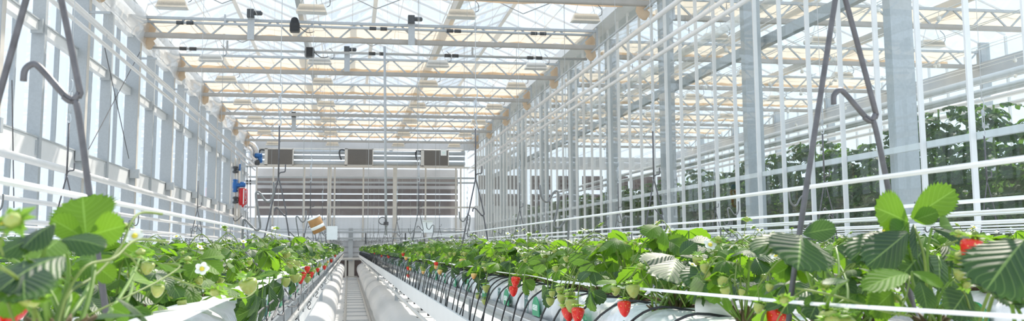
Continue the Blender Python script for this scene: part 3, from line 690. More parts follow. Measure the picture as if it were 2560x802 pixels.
# grow bags --------------------------------------------------------
def text_mesh(s, size, name):
    c = bpy.data.curves.new(name, 'FONT'); c.body = s; c.size = size; c.extrude = .0004; c.align_x = 'CENTER'; c.align_y = 'CENTER'; c.shear = .15; c.offset = .0006
    o = bpy.data.objects.new(name, c); COL.objects.link(o); bpy.context.view_layer.update()
    me = bpy.data.meshes.new_from_object(o.evaluated_get(bpy.context.evaluated_depsgraph_get())); bpy.data.objects.remove(o); bpy.data.curves.remove(c)
    return me
t_j = text_mesh('Jiffy', .052, 'brand_lettering'); t_e = text_mesh('essen', .030, 'panel_lettering')
t_j.materials.clear(); t_j.materials.append(M['teal']); t_e.materials.clear(); t_e.materials.append(M['printw'])
BT = 1.188    # top of the bags
def bag_proto(seed):
    rg = random.Random(seed); r = root('grow_bag', (0, 0, 1.108))
    n = 44; prof = []
    def half(y):      # half width and top height
        e = min(1, (.496 - abs(y)) / .035); e = max(e, 0)**.5
        return .045 + .075*e, e
    vs = []; fs = []; P_ = 14
    for i in range(n+1):
        y = -.496 + .992*i/n; w, e = half(y); w *= 1 + .05*math.sin(y*24 + seed); h = .02 + (BT - 1.11 - .02)*e + .006*math.sin(y*31+seed*2)
        for k in range(P_):
            a = PI*k/(P_-1)
            cx = math.cos(a); sx_ = math.sin(a)
            X = w*(abs(cx)**.45)*(1 if cx > 0 else -1) + .003*rg.uniform(-1, 1); Z = 1.11 + h*(sx_**.55 if sx_ > 0 else 0) + .002*rg.uniform(-1, 1)
            vs.append((X, y, Z))
    fs = [(i*P_+k, i*P_+k+1, (i+1)*P_+k+1, (i+1)*P_+k) for i in range(n) for k in range(P_-1)]
    fs += [(i*P_, (i+1)*P_, (i+1)*P_+P_-1, i*P_+P_-1) for i in range(n)]
    b = MB(); b.add(vs, fs); part('bag_film', b, 'bag', r, True)
    b = MB()
    b.prism([(-.035, BT-.012), (-.025, BT+.004), (-.01, BT+.008), (.015, BT+.008), (.03, BT+.003), (.04, BT-.012)], -.44, .44)
    part('open_substrate', b, 'bagin', r)
    for sd in (-1, 1):
        for q, yc in enumerate((-.24, .25)):
            X = sd*.130
            # arched green panel
            b = MB(); ya = yc - sd*(-.07); pts = []
            for k in range(9):
                t = k/8; pts.append((ya - .045 + .09*t, 1.172 - .022*(abs(t-.5)*2)**2))
            base = [(ya + .045, 1.122), (ya - .045, 1.122)]
            o2 = [(X - sd*.0015, y, z) for y, z in pts + base] + [(X + sd*.001, y, z) for y, z in pts + base]; m_ = len(pts) + 2
            b.add(o2, [tuple(range(m_)), tuple(range(m_, 2*m_))[::-1]] + [(k, (k+1) % m_, m_ + (k+1) % m_, m_ + k) for k in range(m_)])
            part('green_panel', b, 'green', r, label='printed green panel')
            for me, yy, zz_ in ((t_j, yc + sd*(-.055), 1.150), (t_e, ya, 1.146)):
                o = bpy.data.objects.new(me.name, me); COL.objects.link(o); o.parent = r
                o.rotation_euler = (PI/2, 0, -PI/2 if sd < 0 else PI/2); o.location = (X + sd*.0022, yy, zz_ - 1.108)
    return r
protos = [bag_proto(k) for k in range(3)]
def bag_box_fix(): pass
used = [False]*3
ci = 0
for rk, N in (('R1', 43), ('L1', 43), ('R2', 24), ('R3', 12)):
    for i in range(N):
        k = ci % 3; ci += 1; y = Y0 + .52 + .995*i
        lab = 'white printed grow bag in the %s, %s counted from the camera' % (NAME[rk], nth(i)) if i < 14 else 'distant white grow bag in the %s' % NAME[rk]
        o = protos[k] if not used[k] else None
        if i > 13:      # too small to show print
            o = bpy.data.objects.new('grow_bag', protos[k].children[0].data); COL.objects.link(o); o.location = (RX[rk], y, 1.108)
        elif o is not None: used[k] = True; o.location = (RX[rk], y, 1.108)
        else: o = dup(protos[k], (RX[rk], y, 1.108))
        tag(o, lab, 'grow bag', 'white grow bags in the %s' % NAME[rk])
for rk, a in (('R2', 24.2), ('R3', 12.3), ('R4', Y0), ('R5', Y0), ('L2', Y0), ('L3', Y0)):
    b = MB(); x = RX[rk]; b.prism([(x-.12, 1.11), (x-.12, 1.165), (x-.09, BT), (x+.09, BT), (x+.12, 1.165), (x+.12, 1.11)], a, Y1)
    tag(single('grow_bag_run', b, 'bag'), 'run of touching white grow bags in the %s' % NAME[rk], 'grow bag')

# recycling mark on a near bag of the right bed
def arrows(c, s):
    b = MB()
    for k in range(3):
        a0 = PI/2 + k*2*PI/3
        def pt(r_, a_): return (0, c.y - s*r_*math.cos(a_), c.z + s*r_*math.sin(a_))
        out = [pt(1.0, a0-.75), pt(1.05, a0), pt(1.0, a0+.45), pt(1.25, a0+.4), pt(.85, a0+.95), pt(.35, a0+.55), pt(.6, a0+.5), pt(.6, a0), pt(.55, a0-.7)]
        b.add([(c.x-.0016, y, z) for _, y, z in out], [tuple(range(9))[::-1]])
    return b
tgt = None
for o in COL.objects:
    if o.name.startswith('grow_bag') and o.type == 'EMPTY' and abs(o.location.x - RX['R1']) < .01 and abs(o.location.y - (Y0+.52)) < .01: tgt = o
if tgt: part('recycling_mark', arrows(V((RX['R1']-.1325, .70, 1.150)), .017), 'green', tgt)

# edge cards and tape
b = MB(); n = 120
def strip(pts_in, pts_out, th=.0015):
    b = MB(); vs = []; m = len(pts_in)
    for p, q in zip(pts_in, pts_out): vs += [V(p), V(q), V(q) - V((0,0,th)), V(p) - V((0,0,th))]
    fs = []
    for i in range(m-1):
        for k in range(4): fs.append((i*4+k, i*4+(k+1) % 4, (i+1)*4+(k+1) % 4, (i+1)*4+k))
    b.add(vs, fs); return b
def card(x, sd, ya, yb_, wd, z=1.222, amp=.004):
    n = max(6, int((yb_-ya)/.12)); pi_ = []; po = []
    for i in range(n+1):
        y = ya + (yb_-ya)*i/n; w_ = amp*math.sin(y*5.3) + amp*.7*math.sin(y*2.1)
        pi_.append((x + sd*(-wd), y, z - .006 + w_*.4)); po.append((x + w_, y, z + w_*.8))
    return strip(pi_, po)
xr = RX['R1'] - .125; xl = RX['L1'] + .155
seg = [(2.25, 3.4), (3.42, 5.6), (5.62, 8), (8.02, 12), (12.02, 20), (20.02, 43)]
for i, (a, c) in enumerate(seg):
    tag(single('edge_card', card(xr, -1, a, c, .055 if i else .04), 'card', smooth=True), 'white card strip along the aisle edge of the right bed, %s length from the camera' % nth(i), 'card strip', 'white edge cards of the right bed')
seg = [(.62, 1.95), (1.97, 3.3), (3.32, 5.6), (5.62, 10), (10.02, 20), (20.02, 43)]
for i, (a, c) in enumerate(seg):
    tag(single('edge_card', card(xl, 1, a, c, .075), 'card', smooth=True), 'white card strip along the aisle edge of the left bed, %s length from the camera' % nth(i), 'card strip', 'white edge cards of the left bed')
b = strip([(xr, 2.3, 1.222), (xr+.002, 1.6, 1.2315), (xr+.002, 1.0, 1.240), (xr+.002, .55, 1.2515)], [(xr-.002, 2.3, 1.218), (xr-.0, 1.6, 1.2285), (xr-.0, 1.0, 1.2378), (xr-.0, .55, 1.2496)])
tag(single('white_tape', b, 'string'), 'thin white tape stretched from the right edge card towards the camera', 'tape')
for rk in ('R2', 'R3', 'R4', 'R5', 'L2', 'L3'):
    for sd in (-1, 1):
        if rk[0] == 'L' and sd < 0: continue
        tag(single('edge_card', card(RX[rk] + sd*.135, sd, Y0, 43, .045), 'card', smooth=True), 'white card strip on the %s edge of the %s' % ('near' if (sd < 0) == (rk[0] == 'R') else 'far', NAME[rk]), 'card strip')
for (x, z, lab) in ((-.27, 1.354, 'white support string over the aisle side of the left bed'), (-1.0, 1.372, 'white support string over the second bed left of the aisle'), (-1.5, 1.372, 'white support string on the far side of the second bed left of the aisle'), (-2.2, 1.38, 'white support string over the third bed left of the aisle'),
                    (.63, 1.381, 'nearest and steepest white support string, over the right bed'), (1.15, 1.381, 'second white support string right of the aisle'), (1.50, 1.379, 'third white support string right of the aisle'), (1.68, 1.381, 'fourth white support string right of the aisle'),
                    (2.16, 1.380, 'fifth white support string right of the aisle'), (2.42, 1.381, 'sixth white support string right of the aisle'), (2.8, 1.381, 'seventh white support string right of the aisle'), (3.3, 1.38, 'eighth white support string right of the aisle'), (3.8, 1.38, 'ninth white support string right of the aisle'), (4.4, 1.38, 'tenth white support string right of the aisle')):
    b = MB(); b.tube([(x, .6, z), (x, 8, z-.001), (x, 43, z)], .0032 if abs(x) < .7 else .0042, 6); tag(single('support_string', b, 'string'), lab, 'string')

# ------------------------------------------------------------------ rods
def pix_profile(pts, y, x0):
    return [V((p.x - x0, 0, p.z)) for p in (at(u, v, y=y) for u, v in pts)]
prR = pix_profile([(1350,462),(1353,490),(1362,503),(1372,502),(1382,484),(1391,477),(1396,484),(1394,520),(1385,558),(1391,570),(1400,568),(1412,553),(1420,549),(1422,560),(1419,612),(1413,630),(1380,680),(1362,696),(1366,705),(1378,703)], 2.9, RX['R1'])
prL = pix_profile([(685,455),(683,488),(675,503),(664,502),(651,484),(643,480),(640,492),(650,558),(648,572),(639,574),(622,558),(613,549),(607,556),(607,600),(613,627),(628,647),(672,690),(681,701),(672,708),(665,705)], 2.9, RX['L1'])
def sup_mesh(pr, r=.0034):
    b = MB(); b.tube(smooth_path(pr, 3), r, 7); return mesh('string_support_rod', b, 'rodm', True)
mR, mL = sup_mesh(prR), sup_mesh(prL)
sups = []
for rk, me, ys, sx_ in (('R1', mR, [2.9 + 2.2*i for i in range(17)], 1), ('L1', mL, [2.9 + 2.2*i for i in range(17)], 1), ('R2', mR, [3.15 + 2.2*i for i in range(12)], 1), ('R3', mL, [2.7 + 2.2*i for i in range(12)], 1),
                   ('R2', mL, [4.0 + 2.2*i for i in range(8)], 1), ('R3', mR, [3.9 + 2.2*i for i in range(6)], 1), ('R4', mR, [4.4 + 2.2*i for i in range(8)], 1), ('L2', mL, [3.6 + 2.2*i for i in range(9)], 1), ('L3', mR, [5.0 + 2.2*i for i in range(6)], 1)):
    for i, y in enumerate(ys):
        o = bpy.data.objects.new('string_support_rod', me); COL.objects.link(o); o.location = (RX[rk], y, 0)
        side = 'opening right' if me is mR else 'opening left'
        o.rotation_euler = (0, 0, random.uniform(-.18, .18) if i else 0)
        tag(o, 'zigzag support rod, %s, %s, %s from the camera' % (NAME[rk], side, nth(i)), 'support rod', 'zigzag support rods of the %s' % NAME[rk])
# hangers: roof wire, turnbuckle, rod and A-shaped bail
def hanger_proto():
    r = root('bed_hanger', (0, 0, 1.1))
    b = MB(); b.tube([(0,0,5.7), (0,0,2.08)], .0018, 4); part('suspension_wire', b, 'wire', r)
    b = MB(); b.tube(smooth_path([(0,0,2.09),(.008,0,2.08),(.009,0,2.05),(0,0,2.03)]), .003, 5); b.bar((-.006,0,2.03),(-.006,0,1.93),.003,.004); b.bar((.006,0,2.03),(.006,0,1.93),.003,.004)
    b.tube([(0,0,2.03),(0,0,2.0)], .003, 5); b.tube([(0,0,1.96),(0,0,1.93)], .003, 5); b.tube(smooth_path([(0,0,1.93),(.007,0,1.91),(.007,0,1.895),(0,0,1.885),(-.007,0,1.895)]), .003, 5)
    part('turnbuckle', b, 'galv', r, True)
    b = MB(); b.tube([(0,0,1.885),(0,0,1.64)], .0042, 6); part('hanger_rod', b, 'rod', r, True)
    b = MB(); b.tube(smooth_path([(.0,0,1.632),(.002,0,1.652),(.010,0,1.661),(.026,0,1.664),(.031,0,1.670),(.032,0,1.70)]), .0034, 6); part('top_hook', b, 'rod', r, True)
    b = MB(); b.tube(smooth_path([(-.092,0,1.16),(-.086,0,1.20),(-.07,0,1.297),(-.004,0,1.618),(0,0,1.632),(.006,0,1.618),(.040,0,1.475),(.041,0,1.463),(.034,0,1.455),(.026,0,1.460)]), .0036, 7); part('bail', b, 'rod', r, True)
    b = MB(); b.tube(smooth_path([(-.014,0,1.475),(-.013,0,1.487),(-.006,0,1.493),(.002,0,1.489),(.026,0,1.462),(.035,0,1.455),(.042,0,1.44),(.064,0,1.31),(.084,0,1.20),(.09,0,1.16)]), .0036, 7); part('lower_leg', b, 'rod', r, True)
    return r
hp = hanger_proto(); fst = True
for rk, ys in (('R1', [1.13] + [4.8+4*i for i in range(9)]), ('L1', [1.08] + [4.8+4*i for i in range(9)]), ('R2', [4.8+4*i for i in range(7)]), ('R3', [4.8+4*i for i in range(5)]), ('R4', [4.8+4*i for i in range(5)]), ('L2', [4.8+4*i for i in range(4)])):
    for i, y in enumerate(ys):
        o = hp if fst else dup(hp); fst = False
        o.location = (RX[rk] + (.0 if y > 2 else (-.005 if rk == 'R1' else .012)), y, 1.1); o.rotation_euler = (0, 0, random.uniform(-.1, .1) if y > 2 else 0)
        tag(o, 'grey A-shaped rod hanger, %s, %s from the camera' % (NAME[rk], nth(i)), 'hanger', 'rod hangers of the %s' % NAME[rk])

# drip lines: black hose from the bag over the edge to a dripper peg
def drip_proto(seed):
    rg = random.Random(seed); r = root('drip_line', (0, 0, 1.0)); dy = rg.uniform(.06, .20); lx = rg.uniform(.0, .02)
    b = MB(); b.tube(smooth_path([(-.03, -.07, 1.19), (-.085, -.05, 1.197), (-.122, -.02, 1.178), (-.134-lx*.5, dy*.3, 1.135), (-.142-lx, dy, 1.012)], 3), .0024, 6); part('hose', b, 'black', r, True)
    b = MB(); p = V((-.142-lx, dy, 1.0)); b.lathe([(.003,.014),(.009,.011),(.009,.002),(.004,-.001),(.0035,-.03),(.001,-.045)], p, 8); part('dripper', b, 'peg', r, True)
    b = MB(); q = rg.uniform(.05, .085); b.tube(smooth_path([p + V((0,.004,-.004)), p + V((-.004,.012,-q*.6)), p + V((0,.004,-q)), p + V((.003,-.006,-q*.7)), p + V((0,-.004,-.004))], 3), .0022, 5)
    b.box(p.x-.006, p.x+.006, p.y-.004, p.y+.008, p.z-q-.01, p.z-q+.004); part('drip_loop', b, 'black', r, True)
    return r
dps = [drip_proto(i) for i in range(4)]; du = [False]*4
y = 1.5; i = 0
while y < 22:
    k = i % 4
    o = dps[k] if not du[k] else dup(dps[k]); du[k] = True
    o.location = (RX['R1'], y, 1.0); o.scale = (1, random.uniform(.7, 1.5), 1)
    tag(o, 'black drip hose with dripper on the right aisle bed, %s from the camera' % nth(i) if i < 30 else 'black drip hose with dripper far along the right bed', 'drip line', 'drip hoses of the right bed')
    y += random.uniform(.11, .2) if y > 2.6 else random.uniform(.16, .26); i += 1
b = MB(); rg = random.Random(8)
while y < 43:
    x = RX['R1'] - .15; d = rg.uniform(-.06, .02)
    b.tube([(x+.05, y, 1.19), (x, y+d*.5, 1.1), (x, y+d, 1.0)], .0035, 4); b.box(x-.01, x+.01, y+d-.01, y+d+.01, .985, 1.01); b.tube([(x, y+d, .99), (x, y+d, .92)], .003, 4); y += rg.uniform(.1, .16)
tag(single('drip_lines', b, 'black'), 'far end of the black drip hoses along the right bed', 'drip line', kind='stuff')
# small hooks and clips under the gutters
b0 = root('gutter_clip_hook', (0, 0, .8))
b = MB(); b.tube(smooth_path([(-.13,0,1.09),(-.135,0,1.0),(-.137,0,.93),(-.12,0,.905),(-.095,0,.91),(-.088,0,.95)]), .0022, 5); part('wire_hook', b, 'rodl', b0, True)
b = MB(); b.tube([(-.12,0,.905),(-.12,0,.835)], .001, 4); part('chain', b, 'rodl', b0)
b = MB(); b.tube(smooth_path([(-.112,0,.842),(-.12,0,.85),(-.128,0,.84),(-.12,0,.828),(-.112,0,.818),(-.12,0,.806),(-.13,0,.812)]), .0025, 5); part('dark_clip', b, 'dark', b0, True)
f_ = True
for rk, sg in (('R1', 1), ('L1', -1)):
    for i in range(14):
        o = b0 if f_ else dup(b0); f_ = False; o.location = (RX[rk], 4.4 + 1.35*i, .8 if sg > 0 else .95); o.scale = (sg, 1, 1)
        tag(o, 'small wire hook with dark clip under the %s aisle gutter, %s from the camera' % ('right' if sg > 0 else 'left', nth(i)), 'hook', 'clip hooks under the aisle gutters')
# bent wire props along the aisle side of the left bed
for i, (pts, y) in enumerate(((((612,735),(617,760),(626,802)), 2.1), (((667,800),(671,776),(668,765),(655,772),(640,788)), 2.6), (((680,798),(697,758),(694,747),(684,750),(672,760)), 3.0), (((695,785),(708,785),(708,748),(709,740)), 3.0), (((735,725),(740,727),(752,690)), 3.9), (((745,735),(752,734),(757,705)), 4.2), (((712,722),(730,748),(738,748),(739,730),(741,715)), 3.4), (((720,766),(738,766),(745,757),(748,762),(746,775)), 3.6), (((765,717),(769,716),(772,702)), 5.4), (((762,733),(768,733),(771,720)), 5.1))):
    b = MB(); b.tube(smooth_path([at(u, v, x=RX['L1'] + .145 + .01*(i % 3)) for u, v in pts]), .0024, 6)
    tag(single('bent_wire_prop', b, 'rod' if i else 'rodl', smooth=True), 'bent grey wire prop hanging below the left edge card, %s from the camera' % nth(i), 'wire prop', 'bent wire props of the left bed')

# odds and ends
p = at(792, 562, y=4.9); r = root('predator_sachet_tub', p, 'brown cardboard tub with pale band tilted on a rod over the left bed', 'tub')
ax = V((.42, .1, -.9)).normalized(); sd_ = ax.cross(V((0,1,0))).normalized()
def tub(p0, p1, R, m, nm, lab=None):
    b = MB(); b.tube([p0, p1], R, 18); part(nm, b, m, r, True, lab)
tub(p - ax*.036, p + ax*.036, .033, 'kraft', 'tub_body'); tub(p - ax*.040, p - ax*.034, .0335, 'paper', 'lid', 'white lid'); tub(p + ax*.002, p + ax*.018, .0334, 'paper', 'paper_band', 'pale paper band')
for k, (u, v, w, h, y, lab) in enumerate(((830, 582, .10, .13, 9.5, 'white sticky trap card hanging over the left bed'), (1068, 566, .12, .13, 10.5, 'white sticky trap card with folded top over the right bed'))):
    p = at(u, v, y=y); b = MB(); b.box(p.x-w/2, p.x+w/2, y-.002, y+.002, p.z-h/2, p.z+h/2); b.box(p.x-w/2, p.x+w/2, y-.03, y+.002, p.z+h/2-.004, p.z+h/2) if k else None
    tag(single('sticky_trap', b, 'paper'), lab, 'sticky trap')
p = at(1785, 765, x=RX['R1']-.045); b = MB(); q = V((.0,.0,0))
y_ = p.y; c = V((RX['R1']-.045, y_, BT + .016))
r = root('pvc_pipe_piece', c, 'short white plastic pipe piece lying on the near right grow bag', 'pipe piece')
b = MB(); A, B_ = c + V((-.020, .018, 0)), c + V((.024, -.016, .0)); n = 22; d = (B_-A).normalized(); s1 = d.cross(V((0,0,1))).normalized(); vs = []
for P0 in (A, B_):
    for R in (.0155, .012):
        for k in range(n): a_ = 2*PI*k/n; vs.append(P0 + s1*math.cos(a_)*R + V((0,0,1))*math.sin(a_)*R)
fs = []
for k in range(n):
    k2 = (k+1) % n; fs += [(k, k2, 2*n+k2, 2*n+k), (n+k, 3*n+k, 3*n+k2, n+k2), (k, n+k, n+k2, k2), (2*n+k, 2*n+k2, 3*n+k2, 3*n+k)]
b.add(vs, fs); part('pipe_tube', b, 'pvc', r, True)
# ================================================================== STRAWBERRY PLANTS
UP = V((0, 0, 1))
def leaflet(b, o, f, n, L, W, droop=.25, fold=.25, nt=12, ns=3, cup=0.):
    f = V(f).normalized(); n = (V(n) - f*V(n).dot(f)).normalized(); s = f.cross(n)
    vs = []; uv = []
    for i in range(nt+1):
        t = i/nt; sh = max(0.02, math.sin(PI*(t**1.25)*.97 + .03))**.62
        ca = math.cos(droop*t*1.6); sa = math.sin(droop*t*1.6)
        for j in range(-ns, ns+1):
            a = j/ns; w = W*.5*sh; edge = abs(j) == ns; tt = t
            if edge and nt > 6:
                w *= 1.02 if i % 2 else .86; tt = min(1.06, t + (.03 if i % 2 else -.01))
            if i == nt and nt > 6: tt = 1.0 - .05*abs(a) + (.02 if j % 2 == 0 else 0)
            x = a*w; h = fold*abs(x) - cup*x*x/W + (.006*L*math.sin((tt - .4*abs(a))*2*PI*6)*abs(a) if ns > 4 else 0)
            d = L*tt
            vs.append(o + f*(d*(1 - droop*.25*t)) + s*x + n*(h - droop*d*t*.75)); uv.append((t, .5 + a*.5))
    m = 2*ns + 1
    fs = [(i*m+j, i*m+j+1, (i+1)*m+j+1, (i+1)*m+j) for i in range(nt) for j in range(m-1)]
    b.add(vs, fs, uv)
def trileaf(b, o, f, n, L, rg, nt=12, ns=3, one=False):
    f = V(f).normalized(); n = (V(n) - f*V(n).dot(f)).normalized(); s = f.cross(n)
    dr = rg.uniform(.15, .8); fo = rg.uniform(-.42, .28)
    leaflet(b, o + f*L*.06, f, n, L, L*rg.uniform(.78, .95), dr, fo, nt, ns)
    for k in (-1, 1):
        a = rg.uniform(1.1, 1.45)*k
        g = f*math.cos(a) + s*math.sin(a)
        leaflet(b, o + g*L*.03, g - n*rg.uniform(-.1, .35), n + s*(-.25*k), L*rg.uniform(.82, .95), L*rg.uniform(.74, .88), dr*rg.uniform(.6, 1.4), fo, nt, ns)
def curve_stalk(b, p0, p1, r0, r1, bow, seg=5, n=5):
    p0, p1 = V(p0), V(p1); pts = []
    for i in range(n+1):
        t = i/n; pts.append(p0.lerp(p1, t) + V(bow)*math.sin(PI*t))
    b.tube(pts, [r0 + (r1-r0)*i/n for i in range(n+1)], seg)
def berry_mesh(r, L, seg=14):
    b = MB(); pr = [(.0005, -L), (r*.22, -L*.97), (r*.48, -L*.86), (r*.72, -L*.68), (r*.90, -L*.45), (r*1.0, -L*.24), (r*.97, -L*.10), (r*.78, -.015*L), (r*.35, .02*L), (.0005, .0)]
    b.lathe(pr, (0,0,0), seg); return b
def calyx_mesh(r, n=9, up=.5):
    b = MB(); rg = random.Random(n)
    for k in range(n):
        a = 2*PI*k/n + rg.uniform(-.15, .15); d = V((math.cos(a), math.sin(a), 0)); s = V((-d.y, d.x, 0)); L = r*rg.uniform(.85, 1.25)
        z1 = up*L*rg.uniform(.2, 1.0)
        b.add([d*.1*L - s*L*.12 + UP*.002, d*.1*L + s*L*.12 + UP*.002, d*L*.55 + s*L*.22 + UP*(.004 + z1*.3), d*L + UP*z1, d*L*.55 - s*L*.22 + UP*(.004 + z1*.3)], [(0,1,2,3,4)])
    return b
def flower_mesh(r=.013):
    b = MB(); b.mi = 0
    for k in range(5):
        a = 2*PI*k/5; d = V((math.cos(a), math.sin(a), 0)); s = V((-d.y, d.x, 0)); vs = [d*r*.15]
        for q in range(7):
            t = q/6*PI; vs.append(d*r*(.3 + .75*math.sin(t)**.8) + s*r*.48*math.cos(t)*(1.0) + UP*r*.2*math.sin(t))
        b.add(vs, [tuple(range(8))])
    b.mi = 1; b.lathe([(.001, -.001), (r*.36, .001), (r*.3, r*.22), (.001, r*.34)], (0,0,0), 8)
    b.mi = 2
    for k in range(10):
        a = 2*PI*k/10 + .3; d = V((math.cos(a), math.sin(a), 0)); s = V((-d.y, d.x, 0)); L = r*(1.15 if k % 2 else .9)
        b.add([d*.1*L - s*L*.15 - UP*.001, d*.1*L + s*L*.15 - UP*.001, d*L*.6 + s*L*.14 - UP*.0015, d*L - UP*.001, d*L*.6 - s*L*.14 - UP*.0015], [(0,1,2,3,4)])
    return b
ME = dict(
 bred=mesh('strawberry', berry_mesh(.0125, .029), 'bred', True), borange=mesh('strawberry', berry_mesh(.0115, .022), 'borange', True),
 bgreen=mesh('strawberry', berry_mesh(.009, .017), 'bgreen', True), calyx=mesh('calyx', calyx_mesh(.0155), 'sepal'), flower=mesh('flower', flower_mesh(), ['petal', 'stamen', 'sepal']),
 bud=mesh('flower', (lambda q: (setattr(q, 'mi', 1), q.lathe([(.001,-.002),(.0055,.0),(.005,.006),(.001,.009)], (0,0,0), 8), q)[-1])(calyx_mesh(.013, 10, .3)), ['sepal', 'bgreen']),
)
def obj_on(parent, name, me, loc, rot=(0,0,0), sc=1., label=None):
    o = bpy.data.objects.new(name, me); COL.objects.link(o); o.parent = parent; o.location = V(loc); o.rotation_euler = rot; o.scale = (sc,)*3
    if label: o['label'] = label
    return o
LAB = dict(bred='ripe red strawberry', borange='half ripe orange strawberry', bgreen='unripe green strawberry')
def add_berry(parent, kind, loc, rot=(0,0,0), sc=1.):
    o = obj_on(parent, 'strawberry', ME[kind], loc, rot, sc, LAB[kind]); obj_on(o, 'calyx', ME['calyx'], (0,0,.0005), (0,0,random.uniform(0,6)), .75 if kind == 'bgreen' else 1.)
    return o
def plant_geo(seed, nt=10, ns=3, nl=17, stalkseg=5):
    rg = random.Random(seed); fo = MB(); fy = MB(); st = MB(); spots = []
    for k in range(nl):
        a = 2*PI*(k*.382) + rg.uniform(-.4, .4); hgt = rg.uniform(.06, .13) if k % 3 else rg.uniform(.10, .15); rad = rg.uniform(.02, .10)
        if k > nl - 4: hgt = rg.uniform(.045, .07); rad = rg.uniform(.09, .13)
        d = V((math.cos(a), math.sin(a), 0)); j = d*rad + UP*hgt
        n = UP*rg.uniform(.45, 1.) + d*rg.uniform(-.25, .95) + V((rg.uniform(-.4,.4), rg.uniform(-.7,.3), 0))
        f = d + UP*rg.uniform(-.6, .5)
        yv = rg.random() < .5
        trileaf(fy if yv else fo, j, f, n, rg.uniform(.036, .056), rg, nt, ns)
        curve_stalk(st, d*.008, j, .0022, .0014, d*.02 + UP*.01, stalkseg)
    return fo, fy, st, rg
def combine(fo, fy, nt_uv=True):
    b = MB(); b.add(fo.v, fo.f, [fo.uv.get(i, (.5,.5)) for i in range(len(fo.v))]); b.mi = 1
    b.add(fy.v, fy.f, [fy.uv.get(i, (.5,.5)) for i in range(len(fy.v))]); return b
def plant_proto(seed):
    fo, fy, st, rg = plant_geo(seed)
    r = root('strawberry_plant', (0,0,0))
    part('foliage', combine(fo, fy), ['leaf', 'leafy'], r)
    part('leaf_stalks', st, 'petiole', r, True)
    cr = MB()
    for k in range(9):
        a = 2*PI*k/9; cr.tube([(0,0,-.008), (.012*math.cos(a), .012*math.sin(a), .008), (.02*math.cos(a), .02*math.sin(a), .02+.006*(k % 3))], [.006,.005,.002], 5)
    part('crown', cr, 'redstem', r, True)
    fs = MB()
    for k in range(4):      # fruit trusses arching out to the sides and up
        a = rg.choice([0, PI]) + rg.uniform(-.9, .9); d = V((math.cos(a), math.sin(a), 0))
        up = rg.uniform(.09, .16); far = rg.uniform(.09, .15)
        mid = d*far*.6 + UP*up; end = d*far + UP*(up*.65)
        path = smooth_path([(0,0,.005), d*far*.25 + UP*up*.75, mid, end], 4); fs.tube(path, .0014, 5)
        for q in range(3):
            b0 = path[-1 - q*2]; e = b0 + V((rg.uniform(-.03,.03), rg.uniform(-.03,.03), rg.uniform(-.03, .035)))
            fs.tube(smooth_path([b0, b0.lerp(e, .5) + UP*.008, e], 3), .0009, 4)
            w = rg.random()
            if e.z > b0.z and w < .7: obj_on(r, 'flower', ME['flower' if w < .35 else 'bud'], e, (rg.uniform(-.7,.7), rg.uniform(-.7,.7), 0), rg.uniform(.6, .85))
            elif q < 2: add_berry(r, 'bgreen', e, (rg.uniform(-.4,.4), rg.uniform(-.4,.4), 0), rg.uniform(.7, 1.15))
    part('fruit_stalks', fs, 'runner', r, True)
    return r
pp = [plant_proto(100 + k) for k in range(7)]; pu = [False]*7
mid = []
for k in range(4):
    fo, fy, st, rg = plant_geo(200 + k, 7, 2, 15, 3); b = combine(fo, fy); b.mi = 2; b.add(st.v, st.f)
    b.mi = 3
    for q in range(5):
        a = rg.uniform(0, 6.3); p = V((.1*math.cos(a), .1*math.sin(a), rg.uniform(.08, .17))); b.lathe([(.001,-.006),(.011,0),(.001,.005)], p, 5)
        b.mi = 4 if q % 2 else 3
    mid.append(mesh('strawberry_plant', b, ['leaf', 'leafy', 'petiole', 'petal', 'sepal']))
CT = BT + .0
plants = {}
def rows(rk, ya, yb_, step):
    y = ya; i = 0
    while y < yb_:
        yield i, RX[rk] + (.062 if i % 2 else -.062) - (.03 if rk == 'L1' else -.025 if rk == 'R1' else 0) + random.uniform(-.012, .012), y + random.uniform(-.02, .02); y += step; i += 1
cnt = 0
for rk, ya, yh, ym in (('R1', 1.12, 8.6, 13.8), ('L1', 1.2, 8.0, 13.4), ('R2', 1.25, 5.2, 11.2), ('R3', 2.4, 2.4, 8.2)):
    for i, x, y in rows(rk, ya, ym, .142):
        lab = 'strawberry plant in the %s, %s from the camera' % (NAME[rk], nth(i)) if i < 30 else 'distant strawberry plant in the %s, past the nearest thirty' % NAME[rk]
        rz = random.choice([0, PI]) + random.uniform(-.7, .7); sc = random.uniform(.88, 1.08)*(.72 if y < 1.6 else .82 if (rk == 'L1' and y < 2.6) else .95 if y < 3.5 else 1.0)
        if y < yh:
            k = random.randrange(7)
            o = pp[k] if not pu[k] else dup(pp[k]); pu[k] = True
            o.location = V((x, y, CT)); o.rotation_euler = (0, 0, rz); o.scale = (sc,)*3
        else:
            o = bpy.data.objects.new('strawberry_plant', random.choice(mid)); COL.objects.link(o); o.location = (x, y, CT); o.rotation_euler = (0,0,rz); o.scale = (sc,)*3
        tag(o, lab, 'plant', 'strawberry plants of the %s' % NAME[rk]); cnt += 1
        if y < yh: plants.setdefault(rk, []).append(o)
